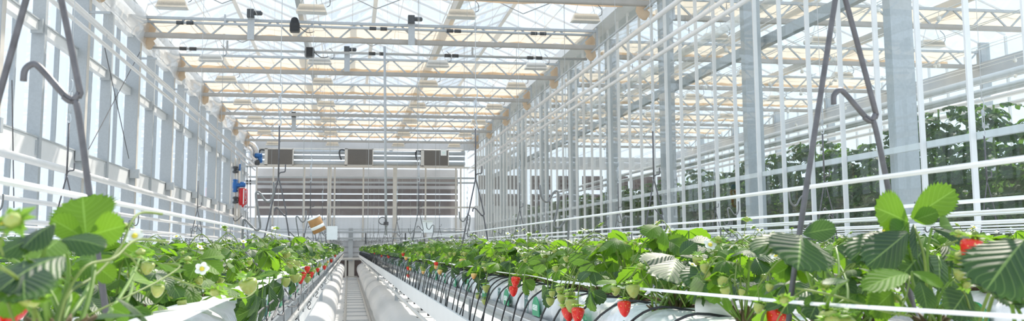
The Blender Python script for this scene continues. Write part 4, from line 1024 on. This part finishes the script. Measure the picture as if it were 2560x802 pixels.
# everything farther than the nearest three hundred plants: one mass per bed
def low_plant(b, x, y, rg):
    for k in range(9):
        a = rg.uniform(0, 2*PI); d = V((math.cos(a), math.sin(a), 0)); j = V((x, y, CT)) + d*rg.uniform(.02, .12) + UP*rg.uniform(.03, .165)
        n = UP*rg.uniform(.3, 1.) + d*rg.uniform(-.2, .9) + V((0, rg.uniform(-.7,.3), 0)); b.mi = 0 if rg.random() < .5 else 1
        trileaf(b, j, d + UP*rg.uniform(-.5, .4), n, rg.uniform(.045, .065), rg, 3, 1)
        if rg.random() < .4:
            b.mi = 2; p = j + V((rg.uniform(-.05,.05), rg.uniform(-.05,.05), .02)); b.lathe([(.001,-.006),(.012,0),(.001,.006)], p, 4)
for rk, ya, yb_, st_ in (('R1', 13.8, 43, .145), ('L1', 13.4, 43, .145), ('R2', 11.2, 43, .16), ('R3', 8.2, 40, .17), ('R4', 4.0, 38, .18), ('R5', 5.5, 38, .2), ('L2', 3.2, 36, .18), ('L3', 5.5, 34, .2)):
    b = MB(); rg = random.Random(ya)
    for i, x, y in rows(rk, ya, yb_, st_): low_plant(b, x, y, rg)
    tag(single('strawberry_plants', b, ['leaf', 'leafy', 'petal']), 'dense mass of strawberry plants in the far part of the %s' % NAME[rk], 'plant', kind='stuff')

# fruit hanging over the bed edges, placed on the plant nearest to it
def nearest(rk, y): return min(plants[rk], key=lambda o: abs(o.location.y - y) + abs(o.location.x - RX[rk])*.01)
def hang(rk, u, v, kind, X, sc=1., stalk=True):
    p = at(u, v, x=X); pl = nearest(rk, p.y)
    m = Matrix.Translation(pl.location) @ Matrix.Rotation(pl.rotation_euler.z, 4, 'Z') @ Matrix.Diagonal((pl.scale[0],)*3 + (1,))
    mi = m.inverted(); L = {'bred': .029, 'borange': .022, 'bgreen': .017}[kind]*sc
    top = p + UP*L*.5; q = mi @ top; s2 = sc/pl.scale[0]
    o = add_berry(pl, kind, q, (random.uniform(-.12,.12), random.uniform(-.12,.12), random.uniform(0, 6)), s2)
    if stalk:
        sd = 1 if X > RX[rk] else -1
        b = MB(); e = V((X - sd*.02, p.y + random.uniform(-.03,.03), 1.235)); c = V((RX[rk] + sd*.06, p.y + random.uniform(-.06,.06), 1.20))
        pts = [mi @ w for w in smooth_path([c, c.lerp(e, .6) + UP*.05, e + UP*.012, top.lerp(e, .5) + V((sd*.006, 0, 0)), top], 4)]
        b.tube(pts, .0013, 5); me = mesh('pedicel', b, 'runner', True)
        s_ = bpy.data.objects.new('pedicel', me); COL.objects.link(s_); s_.parent = pl
    return o
xe = RX['R1'] - .145
for u, v, k, sc in ((1290,705,'bred',1.05),(1284,728,'bred',1.05),(1418,786,'bred',1.1),(1446,788,'bred',1.1),(1560,772,'bred',.95),(1185,690,'borange',1.0),(1156,654,'borange',1.2),(1090,661,'bred',.95),(1090,668,'borange',.9),(1100,680,'borange',1.2),(1055,670,'bgreen',1.6),(1060,676,'bgreen',1.4),(1058,681,'borange',1.0),(1020,671,'bred',1.1),(1026,673,'borange',1.),(1020,690,'bred',1.),(1015,646,'borange',1.3),(1008,636,'bred',1.2),(971,641,'bred',1.4),(954,640,'bred',1.0),(936,633,'bred',1.1),
                    (1400,728,'bgreen',1.2),(1376,754,'bgreen',1.2),(1425,742,'bgreen',1.3),(1430,765,'bgreen',1.7),(1410,768,'bgreen',1.0),(1380,735,'bgreen',.9),(1582,728,'bgreen',1.35),(1215,722,'bgreen',1.6),(1212,755,'bgreen',1.3),(1195,742,'bgreen',1.1),(1405,747,'bgreen',1.3),(1540,728,'bgreen',1.0)):
    hang('R1', u, v, k, xe - (.004 if k != 'bgreen' else -.004), sc)
xe = RX['L1'] + .165
for u, v, k, sc in ((768,674,'bred',1.),(752,700,'bred',1.),(759,688,'bred',.9),(778,687,'bred',1.0),(794,675,'bred',.9),(811,669,'bred',1.1),(828,652,'bred',1.3),(815,663,'bgreen',1.5),(783,680,'bgreen',1.7),(768,699,'bgreen',1.7),(745,697,'bgreen',1.5),(735,695,'bgreen',1.9),(714,706,'bgreen',1.5),(727,660,'bgreen',1.6),(741,660,'bgreen',1.5),(800,664,'bgreen',1.3),(838,640,'bred',1.2),(820,655,'borange',1.)):
    hang('L1', u, v, k, xe, sc)
# low leaves drooping over both aisle edges
rg = random.Random(21)
def droop_leaf(rk, u, v, X, f, n, L, one=False, young=False):
    p = at(u, v, x=X); pl = nearest(rk, p.y)
    m = Matrix.Translation(pl.location) @ Matrix.Rotation(pl.rotation_euler.z, 4, 'Z') @ Matrix.Diagonal((pl.scale[0],)*3 + (1,)); mi = m.inverted()
    b = MB()
    if one: leaflet(b, p, f, n, L, L*.85, .2, .15, 14, 4)
    else: trileaf(b, p, f, n, L, rg, 12, 4)
    st = MB(); sd = 1 if X > RX[rk] else -1
    st.tube(smooth_path([V((RX[rk] + sd*.03, p.y, 1.195)), V((X - sd*.01, p.y, 1.24)), p], 4), .0015, 5)
    for bb, nm, mt in ((b, 'drooping_leaf', 'leafy' if young else 'leaf'), (st, 'leaf_stalk', 'petiole')):
        bb.v = [tuple(mi @ V(q)) for q in bb.v]; o = bpy.data.objects.new(nm, mesh(nm, bb, mt)); COL.objects.link(o); o.parent = pl
for u, v, L in ((690,700,.055),(672,712,.06),(655,745,.06),(640,760,.055),(730,700,.05),(705,712,.05),(640,735,.045),(798,668,.05),(780,680,.05)):
    droop_leaf('L1', u, v, RX['L1'] + .15 + rg.uniform(0,.02), (.2, rg.uniform(-.3,.3), -1), (1, -.4, .3), L)
for u, v, L in ((1275,700,.045),(1312,700,.045),(1370,722,.045),(1200,702,.05),(1160,684,.045),(1130,670,.05),(1100,668,.05),(1080,664,.05),(1060,662,.05),(1045,659,.05),(1020,655,.05),(1000,652,.05),(980,648,.05),(965,645,.05),(1190,682,.04),(1478,730,.04)):
    droop_leaf('R1', u, v, RX['R1'] - .13 - rg.uniform(0,.02), (-.2, rg.uniform(-.3,.3), -1), (-1, -.5, .3), L, young=rg.random() < .4)

# ------------------------------------------------------------------ big plants close to the camera
def hero(name_lab, crown, leaves, extra):
    """leaves: list of (u, v, depth y, axis pixel vector (du, dv) of the leaflet from its base, length m, width ratio, normal, droop, fold, young)"""
    r = root('strawberry_plant', crown, name_lab, 'plant')
    ld, ly, st = MB(), MB(), MB(); c = V(crown)
    for (u, v, y, u2, v2, y2, wr, n, dr, fo, yng, stalk) in leaves:
        p, q = at(u, v, y=y), at(u2, v2, y=y2); L = (q - p).length
        leaflet(ly if yng else ld, p, q - p, n, L, L*wr, dr, fo, 30, 7)
        if stalk: curve_stalk(st, c + V((random.uniform(-.015,.015), random.uniform(-.015,.015), 0)), p, .0022, .0014, ((p - c).cross(UP).normalized()*.01 + UP*.01), 8, 8)
    part('foliage', combine(ld, ly), ['leaf', 'leafy'], r, True)
    fs = MB()
    for kind, a in extra:
        if kind == 'stem': fs.tube(smooth_path([at(u, v, y=y) for u, v, y in a[0]], 5), a[1]*.52, 8)
        elif kind in ('flower', 'bud'):
            p = at(a[0], a[1], y=a[2]); obj_on(r, 'flower', ME[kind], p - c, a[3], a[4])
        else:
            p = at(a[0], a[1], y=a[2]); add_berry(r, kind, p - c, a[3], a[4])
    part('leaf_stalks', st, 'petiole', r, True)
    if fs.v: part('fruit_stalks', fs, 'runner', r, True)
    cr = MB()
    for k in range(12):
        a_ = 2*PI*k/12; cr.tube([c + V((0,0,-.01)), c + V((.014*math.cos(a_), .014*math.sin(a_), .012)), c + V((.025*math.cos(a_), .025*math.sin(a_), .02))], [.005,.003,.0012], 6)
    part('crown', cr, 'redstem', r, True)
    return r
CAMN = V((-.1, -1, .25))
# left, tall plant: fan leaf up, cupped leaves, drooping dark ones
hero('tall leafy strawberry plant in the left foreground with one upright fan leaf', at(150, 860, y=.78), [
  (215,585,.86, 205,488,.88, 1.42, (0,-1,.15), .05, .06, True, True),
  (205,590,.86, 128,545,.84, .75, (.1,-1,.3), .1, .1, True, False),
  (225,590,.86, 305,560,.84, .85, (-.1,-1,.2), .2, .15, True, False),
  (250,565,.90, 325,545,.92, .8, (0,-.8,.6), .3, .2, False, False),
  (150,600,.80, 252,585,.78, .62, (.1,-.75,.7), .45, -.25, False, True),
  (150,600,.80, 80,640,.76, .8, (0,-.9,.4), .2, .1, True, False),
  (135,560,.76, 45,600,.74, .95, (-.2,-.6,.75), .35, -.35, False, True),
  (120,585,.76, -10,618,.74, .55, (.1,-.7,.7), .3, -.3, False, False),
  (160,640,.72, 0,665,.66, .62, (.1,-.55,.8), .35, -.3, False, True),
  (60,655,.70, 55,720,.66, .9, (.1,-.8,.5), .3, -.2, False, False),
  (70,645,.70, 172,680,.74, .6, (.0,-.6,.8), .2, -.2, False, False),
  (150,715,.86, 90,760,.84, .9, (.0,-.9,.4), .15, .1, True, True),
  (150,720,.86, 100,690,.88, .7, (.0,-.9,.4), .15, .1, True, False),
  (145,740,.86, 205,760,.86, .8, (.0,-.9,.4), .15, .1, True, False),
  (40,735,.72, 20,790,.70, .9, (.0,-.9,.4), .15, .1, True, True),
  (235,660,.95, 290,700,.95, .85, (.0,-.9,.5), .2, .1, True, True),
  (10,640,.8, -30,600,.8, .9, (.0,-.9,.5), .2, .1, True, True),
  ], [
  ('stem', ([(150,830,.78),(172,735,.80),(235,690,.84),(300,620,.88),(325,560,.9),(352,532,.92),(405,535,.95)], .0022)),
  ('stem', ([(140,830,.76),(165,740,.78),(215,665,.80),(285,645,.84),(340,600,.88),(420,605,.95)], .0024)),
  ('stem', ([(60,860,.7),(30,790,.7),(15,740,.7)], .002)), ('stem', ([(85,850,.72),(84,770,.72),(78,722,.72)], .0024)), ('stem', ([(110,850,.72),(96,790,.72),(70,730,.72)], .002)),
  ('stem', ([(300,625,.88),(330,645,.9),(345,665,.92)], .0016)), ('stem', ([(0,668,.62),(30,685,.66),(58,710,.70)], .0022)),
  ('stem', ([(8,640,.62),(-5,600,.62)], .0012)), ('stem', ([(12,575,.62),(5,600,.62),(-8,640,.62)], .0012)),
  ('bud', (72,728,.71,(3.1,.2,0),1.2)), ('bud', (82,735,.71,(2.9,-.2,0),1.0)), ('flower', (10,562,.62,(.4,.1,0),.6)), ('bud', (38,562,.62,(.9,-.2,0),1.0)),
  ('bred', (22,755,.95,(.3,.1,0),.9)), ('bred', (50,748,.97,(.5,.3,0),.8)), ('bud', (310,572,.9,(.5,0,0),.7)), ('flower', (337,590,.93,(.9,0,0),.6)),
  ])
hero('strawberry plant at the bottom left with a large drooping dark leaf', at(230, 880, y=.85), [
  (215,800,.80, 300,745,.86, 1.0, (-.3,-.6,.7), .3, -.3, False, True),
  (290,745,.84, 405,790,.86, .42, (-.2,-.5,.8), .35, -.3, False, False),
  (250,790,.84, 170,840,.80, .9, (-.3,-.6,.7), .3, -.3, False, False),
  (275,770,.92, 330,790,.94, .9, (0,-.9,.3), .1, .1, True, True),
  (330,700,1.15, 390,690,1.2, .8, (0,-.9,.4), .2, .1, True, True),
  (350,640,1.2, 300,612,1.2, .8, (0,-.9,.4), .2, .1, True, True),
  (370,650,1.2, 430,655,1.25, .8, (0,-.7,.7), .3, .1, False, False),
  ], [('stem', ([(215,790,.95),(330,735,1.0),(400,700,1.05),(450,665,1.1),(410,658,1.15)], .0018)), ('stem', ([(420,690,1.25),(520,725,1.3),(605,745,1.35),(640,725,1.4)], .0016)),
      ('bgreen', (395,712,1.15,(.2,.1,0),.85)), ('bgreen', (372,655,1.15,(.1,.2,0),.85)), ('bud', (540,720,1.3,(2.6,.2,0),1.3)), ('bgreen', (618,698,1.5,(.3,-.2,0),1.5)), ('bud', (352,640,1.1,(.4,0,0),1.)), ('bud', (470,655,1.4,(.4,0,0),1.)), ('flower', (505,672,1.5,(1.1,0,0),.8))])
# right, big plant
hero('tall strawberry plant in the right foreground with bright fan leaves and one red berry', at(2330, 830, y=1.02), [
  (2270,555,1.0, 2195,515,.98, 1.0, (.1,-1,.2), .15, .1, True, True),
  (2278,545,1.0, 2400,465,1.0, .55, (.0,-1,.35), .15, .12, True, False),
  (2285,550,1.0, 2345,530,.98, .85, (-.1,-1,.1), .25, .1, True, False),
  (2265,560,1.0, 2240,600,.97, .8, (.0,-1,.1), .1, .1, True, False),
  (2285,560,1.0, 2305,650,.96, .32, (.5,-.8,.2), .1, -.5, False, False),
  (2225,580,.98, 2140,615,.94, .55, (.2,-.6,.8), .35, -.3, False, True),
  (2270,580,.97, 2185,650,.92, .5, (.35,-.75,.55), .2, -.3, False, False),
  (2330,570,1.0, 2485,605,.97, .42, (.0,-.7,.75), .3, -.25, False, True),
  (2350,565,1.0, 2400,555,1.02, .8, (.0,-.9,.4), .3, .1, True, False),
  (2360,610,1.02, 2425,660,.98, .8, (.1,-.85,.5), .3, -.2, False, True),
  (2310,620,1.04, 2270,680,1.0, .9, (.1,-.9,.3), .2, .1, False, True),
  (2345,640,1.06, 2360,720,1.02, 1.0, (.0,-1,.1), .2, .1, False, True),
  (2390,690,1.0, 2460,680,.95, .9, (.0,-.8,.6), .3, .1, False, True),
  (2280,680,.92, 2365,710,.9, .62, (.0,-.7,.75), .2, .2, True, True),
  (2270,685,.92, 2170,690,.88, .4, (.1,-.6,.8), .3, .1, True, False),
  (2300,705,.94, 2325,770,.92, .9, (.1,-.95,.2), .2, .1, False, False),
  (2420,720,.96, 2380,790,.94, .9, (.1,-.9,.3), .2, .1, False, True),
  (2230,730,1.0, 2180,780,.98, .8, (.1,-.9,.3), .2, .1, True, True),
  (2400,740,1.0, 2450,800,.98, .9, (.1,-.9,.3), .2, .1, False, True),
  (2200,640,1.05, 2150,660,1.05, .8, (.1,-.8,.5), .2, .1, True, True),
  ], [
  ('bred', (2432,598,.90,(.1,.1,0),.92)), ('bud', (2400,655,.92,(.5,0,0),1.4)), ('bgreen', (2402,672,.92,(.1,0,0),.8)), ('bud', (2412,705,.92,(2.2,0,0),.9)), ('bud', (2395,590,.95,(.2,0,0),.8)),
  ('stem', ([(2330,830,1.0),(2320,760,.98),(2310,640,.97),(2285,565,1.0)], .0028)), ('stem', ([(2440,860,.9),(2455,780,.9),(2480,690,.9),(2440,585,.9),(2432,597,.9)], .0034)), ('stem', ([(2430,800,.95),(2415,740,.95),(2385,700,.95)], .002)),
  ('stem', ([(2330,605,.96),(2355,615,.96),(2395,600,.95)], .0018)), ('stem', ([(2245,790,.9),(2265,740,.9),(2275,690,.92)], .0018)),
  ('bud', (2232,650,1.0,(.3,.2,0),1.)), ('bgreen', (2460,635,1.0,(.2,0,0),1.2)), ('borange', (2468,648,1.02,(.2,0,0),.7))])
hero('strawberry plant with a pale pleated leaf in front of the near right hanger rod', at(2080, 850, y=1.0), [
  (2002,590,.98, 1885,590,.95, .50, (.1,-.55,.85), .35, -.15, False, True),
  (2000,590,.98, 2005,655,.93, 1.25, (.0,-.8,.55), .25, .1, False, False),
  (2008,585,.98, 2092,565,.96, .75, (-.1,-.9,.4), .2, .1, False, False),
  (2090,620,1.1, 2128,630,1.1, .9, (-.1,-.8,.5), .2, .1, False, True),
  (1985,660,1.15, 1930,690,1.15, .95, (.0,-1,.2), .1, .1, True, True),
  (1985,665,1.15, 2035,690,1.15, 1.1, (.0,-1,.2), .1, .1, True, False),
  (1980,660,1.15, 1975,700,1.15, .9, (.0,-1,.2), .1, .1, True, False),
  (2090,650,1.1, 2040,655,1.1, .8, (.1,-.9,.2), .1, .1, False, True),
  (2120,700,.9, 2060,695,.88, .3, (.0,-.5,.85), .2, .0, False, True),
  (2060,740,1.0, 2010,760,1.0, .6, (.0,-.8,.5), .2, .1, False, True),
  (2110,750,1.0, 2130,800,1.0, .8, (.0,-.9,.4), .2, .1, False, True),
  ], [('stem', ([(1925,840,1.1),(1960,770,1.05),(2000,730,1.0),(2080,700,.98),(2160,640,.96)], .0016)), ('stem', ([(1990,720,.95),(2090,740,.93),(2200,775,.92),(2280,790,.92)], .0022)),
      ('bgreen', (2078,780,.95,(.2,.1,0),1.3)), ('bud', (2075,782,.94,(2.8,0,0),1.3)), ('bgreen', (2110,790,.95,(.2,.1,0),1.4)), ('bud', (2060,720,.98,(.5,.1,0),1.)), ('bud', (1958,740,1.0,(2.5,.1,0),1.)), ('bred', (1945,770,1.18,(.2,.1,0),1.1))])
hero('strawberry plant at the right frame edge with a large dark rounded leaf', at(2560, 900, y=.85), [
  (2560,600,.80, 2480,690,.76, .9, (-.1,-.7,.7), .3, -.25, False, True),
  (2550,640,.84, 2610,720,.76, 1.2, (-.1,-.8,.6), .3, -.2, False, False),
  (2470,700,.88, 2570,755,.84, .7, (.0,-.7,.7), .2, -.2, False, True),
  (2520,620,1.1, 2480,585,1.15, .8, (.0,-.9,.4), .2, .1, True, True),
  ], [('stem', ([(2450,860,.86),(2470,780,.86),(2500,700,.86),(2545,660,.82)], .0036))])
hero('strawberry plant with two cupped leaves rising above the right bed', at(1650, 790, y=1.75), [
  (1655,640,1.7, 1635,585,1.7, .9, (.1,-1,.2), .2, .2, True, True), (1675,640,1.7, 1720,590,1.7, 1.0, (-.1,-1,.2), .2, .2, True, False), (1665,645,1.7, 1675,600,1.65, .5, (.4,-.9,.2), .1, -.3, False, False),
  (1685,640,1.6, 1612,632,1.55, .55, (.1,-.55,.85), .3, -.2, False, True), (1700,635,1.6, 1740,600,1.6, .85, (-.2,-.8,.6), .2, -.2, False, False), (1700,640,1.6, 1775,625,1.6, .45, (-.1,-.5,.9), .25, -.2, False, False), (1690,645,1.6, 1680,668,1.5, .9, (0,-.7,.7), .3, -.2, False, False),
  (1760,665,1.5, 1730,700,1.45, .8, (.1,-.7,.6), .3, -.2, False, True), (1800,640,1.5, 1860,680,1.5, .9, (0,-1,.2), .1, .1, True, True), (1860,620,1.5, 1905,660,1.5, .7, (0,-.9,.5), .1, .1, True, True), (1740,690,1.45, 1790,735,1.4, 1.0, (0,-1,.1), .1, .1, True, True)],
  [('stem', ([(1640,760,1.55),(1640,700,1.55),(1610,650,1.55)], .002)), ('stem', ([(1900,740,1.4),(1850,690,1.4),(1815,640,1.45),(1795,605,1.5)], .002)), ('bud', (1795,604,1.5,(.3,0,0),1.1)), ('flower', (1775,612,1.5,(.9,0,0),.8)), ('bud', (1600,670,1.55,(.3,0,0),1.)),
   ('stem', ([(1850,700,2.4),(1858,600,2.4),(1866,552,2.4)], .0016)), ('bud', (1866,552,2.4,(.3,0,0),1.3)), ('bgreen', (1790,675,1.42,(.5,.7,0),1.35)), ('bgreen', (1745,640,1.5,(.3,0,0),1.))])

# ================================================================== TOMATOES behind the glass
def tomato_mesh(seed):
    rg = random.Random(seed); b = MB()
    b.mi = 1; pts = [(0,0,.6)]
    for k in range(10): pts.append((rg.uniform(-.03,.03), rg.uniform(-.03,.03), .6 + .24*(k+1)))
    b.tube(pts, .012, 5)
    b.tube([(.08,.05,.6), (.1,.1,1.2), (.02,.25,1.5)], .01, 4)
    b.mi = 0
    for k in range(90):
        z = rg.uniform(1.3, 3.0) if k > 18 else rg.uniform(.75, 1.4); a = rg.uniform(0, 2*PI); d = V((math.cos(a), math.sin(a), 0)); L = rg.uniform(.22, .42)*(1.15 - .22*(z - 1.4))
        p = V((0,0,z)); e = p + d*L + UP*rg.uniform(-.16, .06)
        b.mi = 1; b.tube([p, p.lerp(e, .5) + UP*.04, e], .003, 3); b.mi = 0
        for q in range(5):
            t = .3 + .7*q/4; c = p.lerp(e, t) + UP*.04*math.sin(PI*t); s = d.cross(UP)
            for sd in ((-1, 1) if q < 4 else (0,)):
                f = d*.5 + s*sd + UP*rg.uniform(-.7, .0) if sd else d + UP*-.4
                leaflet(b, c, f, UP + d*rg.uniform(-.3,.5) + V((rg.uniform(-.5,.5), rg.uniform(-.5,.5), 0)), rg.uniform(.085, .13), .062, .4, .2, 4, 1)
    b.mi = 2
    for k in range(4):
        z = rg.uniform(.95, 1.25); x, y = rg.uniform(-.1, .1), rg.uniform(-.1, .1)
        for q in range(4): b.lathe([(.001,-.028),(.022,-.02),(.03,0),(.022,.02),(.001,.026)], (x + rg.uniform(-.03,.03), y + rg.uniform(-.03,.03), z - q*.045), 8)
    b.mi = 0
    return mesh('tomato_plant', b, ['tleaf', 'petiole', 'bred'])
tms = [tomato_mesh(k) for k in range(4)]
for rw, (x, ya, n, st_) in enumerate(((7.35, 7.6, 70, .5), (8.9, 9.5, 58, .55), (10.5, 12, 50, .6), (12.1, 14, 44, .65))):
    for i in range(n):
        o = bpy.data.objects.new('tomato_plant', random.choice(tms)); COL.objects.link(o); y = ya + st_*i
        o.location = (x + random.uniform(-.08,.08), y, random.uniform(-.12, .05) - (.0 if rw == 0 else .1)); o.rotation_euler = (0, 0, random.uniform(0, 6)); o.scale = (1, 1, random.uniform(.9, 1.0))
        tag(o, ('tomato plant in the %s row behind the glass partition, %s from the camera' % (nth(rw), nth(i))) if i < 16 and rw < 2 else 'tomato plant in the %s row behind the glass partition, among the distant ones' % nth(rw), 'tomato plant', 'tomato plants of the %s row behind the glass' % nth(rw))
    b = MB(); b.box(x-.12, x+.12, ya-.5, 43, .52, .6); b.box(x-.1, x+.1, ya-.5, 43, .6, .68); tag(single('tomato_gutter', b, 'gutter'), 'pale trough carrying the %s tomato row behind the glass' % nth(rw), 'gutter')
# ================================================================== LIGHT AND CAMERA
sc = bpy.context.scene
w = bpy.data.worlds.new('World'); sc.world = w; w.use_nodes = True; nt = w.node_tree; nt.nodes.clear()
out = nt.nodes.new('ShaderNodeOutputWorld'); bg = nt.nodes.new('ShaderNodeBackground'); tc = nt.nodes.new('ShaderNodeTexCoord')
sx_ = nt.nodes.new('ShaderNodeSeparateXYZ'); cr = nt.nodes.new('ShaderNodeValToRGB')
nt.links.new(tc.outputs['Generated'], sx_.inputs[0]); nt.links.new(sx_.outputs[2], cr.inputs[0]); nt.links.new(cr.outputs[0], bg.inputs[0]); nt.links.new(bg.outputs[0], out.inputs[0])
e = cr.color_ramp.elements; e[0].position = 0.0; e[0].color = (.80, .90, 1.0, 1); e[1].position = .8; e[1].color = (.68, .83, 1.0, 1)
q = cr.color_ramp.elements.new(.25); q.color = (.77, .885, 1.0, 1)
bg.inputs[1].default_value = WORLD
sd = bpy.data.lights.new('sun', 'SUN'); sd.energy = SUN; sd.angle = math.radians(1.2); sd.color = (1.0, .92, .81)
so = bpy.data.objects.new('sun', sd); COL.objects.link(so); so.location = (20, 60, 50)
dirv = V((-.42, -.62, -.78)).normalized(); so.rotation_euler = dirv.to_track_quat('-Z', 'Y').to_euler()
cd = bpy.data.cameras.new('camera'); co = bpy.data.objects.new('camera', cd); COL.objects.link(co); sc.camera = co
cd.sensor_width = 36; cd.lens = 36 * F / 2560; cd.shift_y = -(401 - PY) / 2560; cd.clip_start = .02; cd.clip_end = 500
rt = V((Xc[0], Yc[0], Zc[0])); dn = V((Xc[1], Yc[1], Zc[1])); fw = V((Xc[2], Yc[2], Zc[2]))
mw = Matrix(((rt.x, -dn.x, -fw.x, 0), (rt.y, -dn.y, -fw.y, 0), (rt.z, -dn.z, -fw.z, EYE), (0, 0, 0, 1)))
co.matrix_world = mw
cd.dof.use_dof = True; cd.dof.focus_distance = 2.9; cd.dof.aperture_fstop = 13
sc.view_settings.view_transform = 'Standard'; sc.view_settings.look = 'None'; sc.view_settings.gamma = 1; sc.view_settings.use_curve_mapping = False
sc.view_settings.exposure = EXPO
sc.cycles.transparent_max_bounces = 32; sc.cycles.max_bounces = 9; sc.cycles.diffuse_bounces = 5; sc.cycles.glossy_bounces = 4; sc.cycles.transmission_bounces = 6
sc.cycles.use_denoising = True; sc.cycles.caustics_reflective = False; sc.cycles.caustics_refractive = False; sc.cycles.sample_clamp_indirect = 6
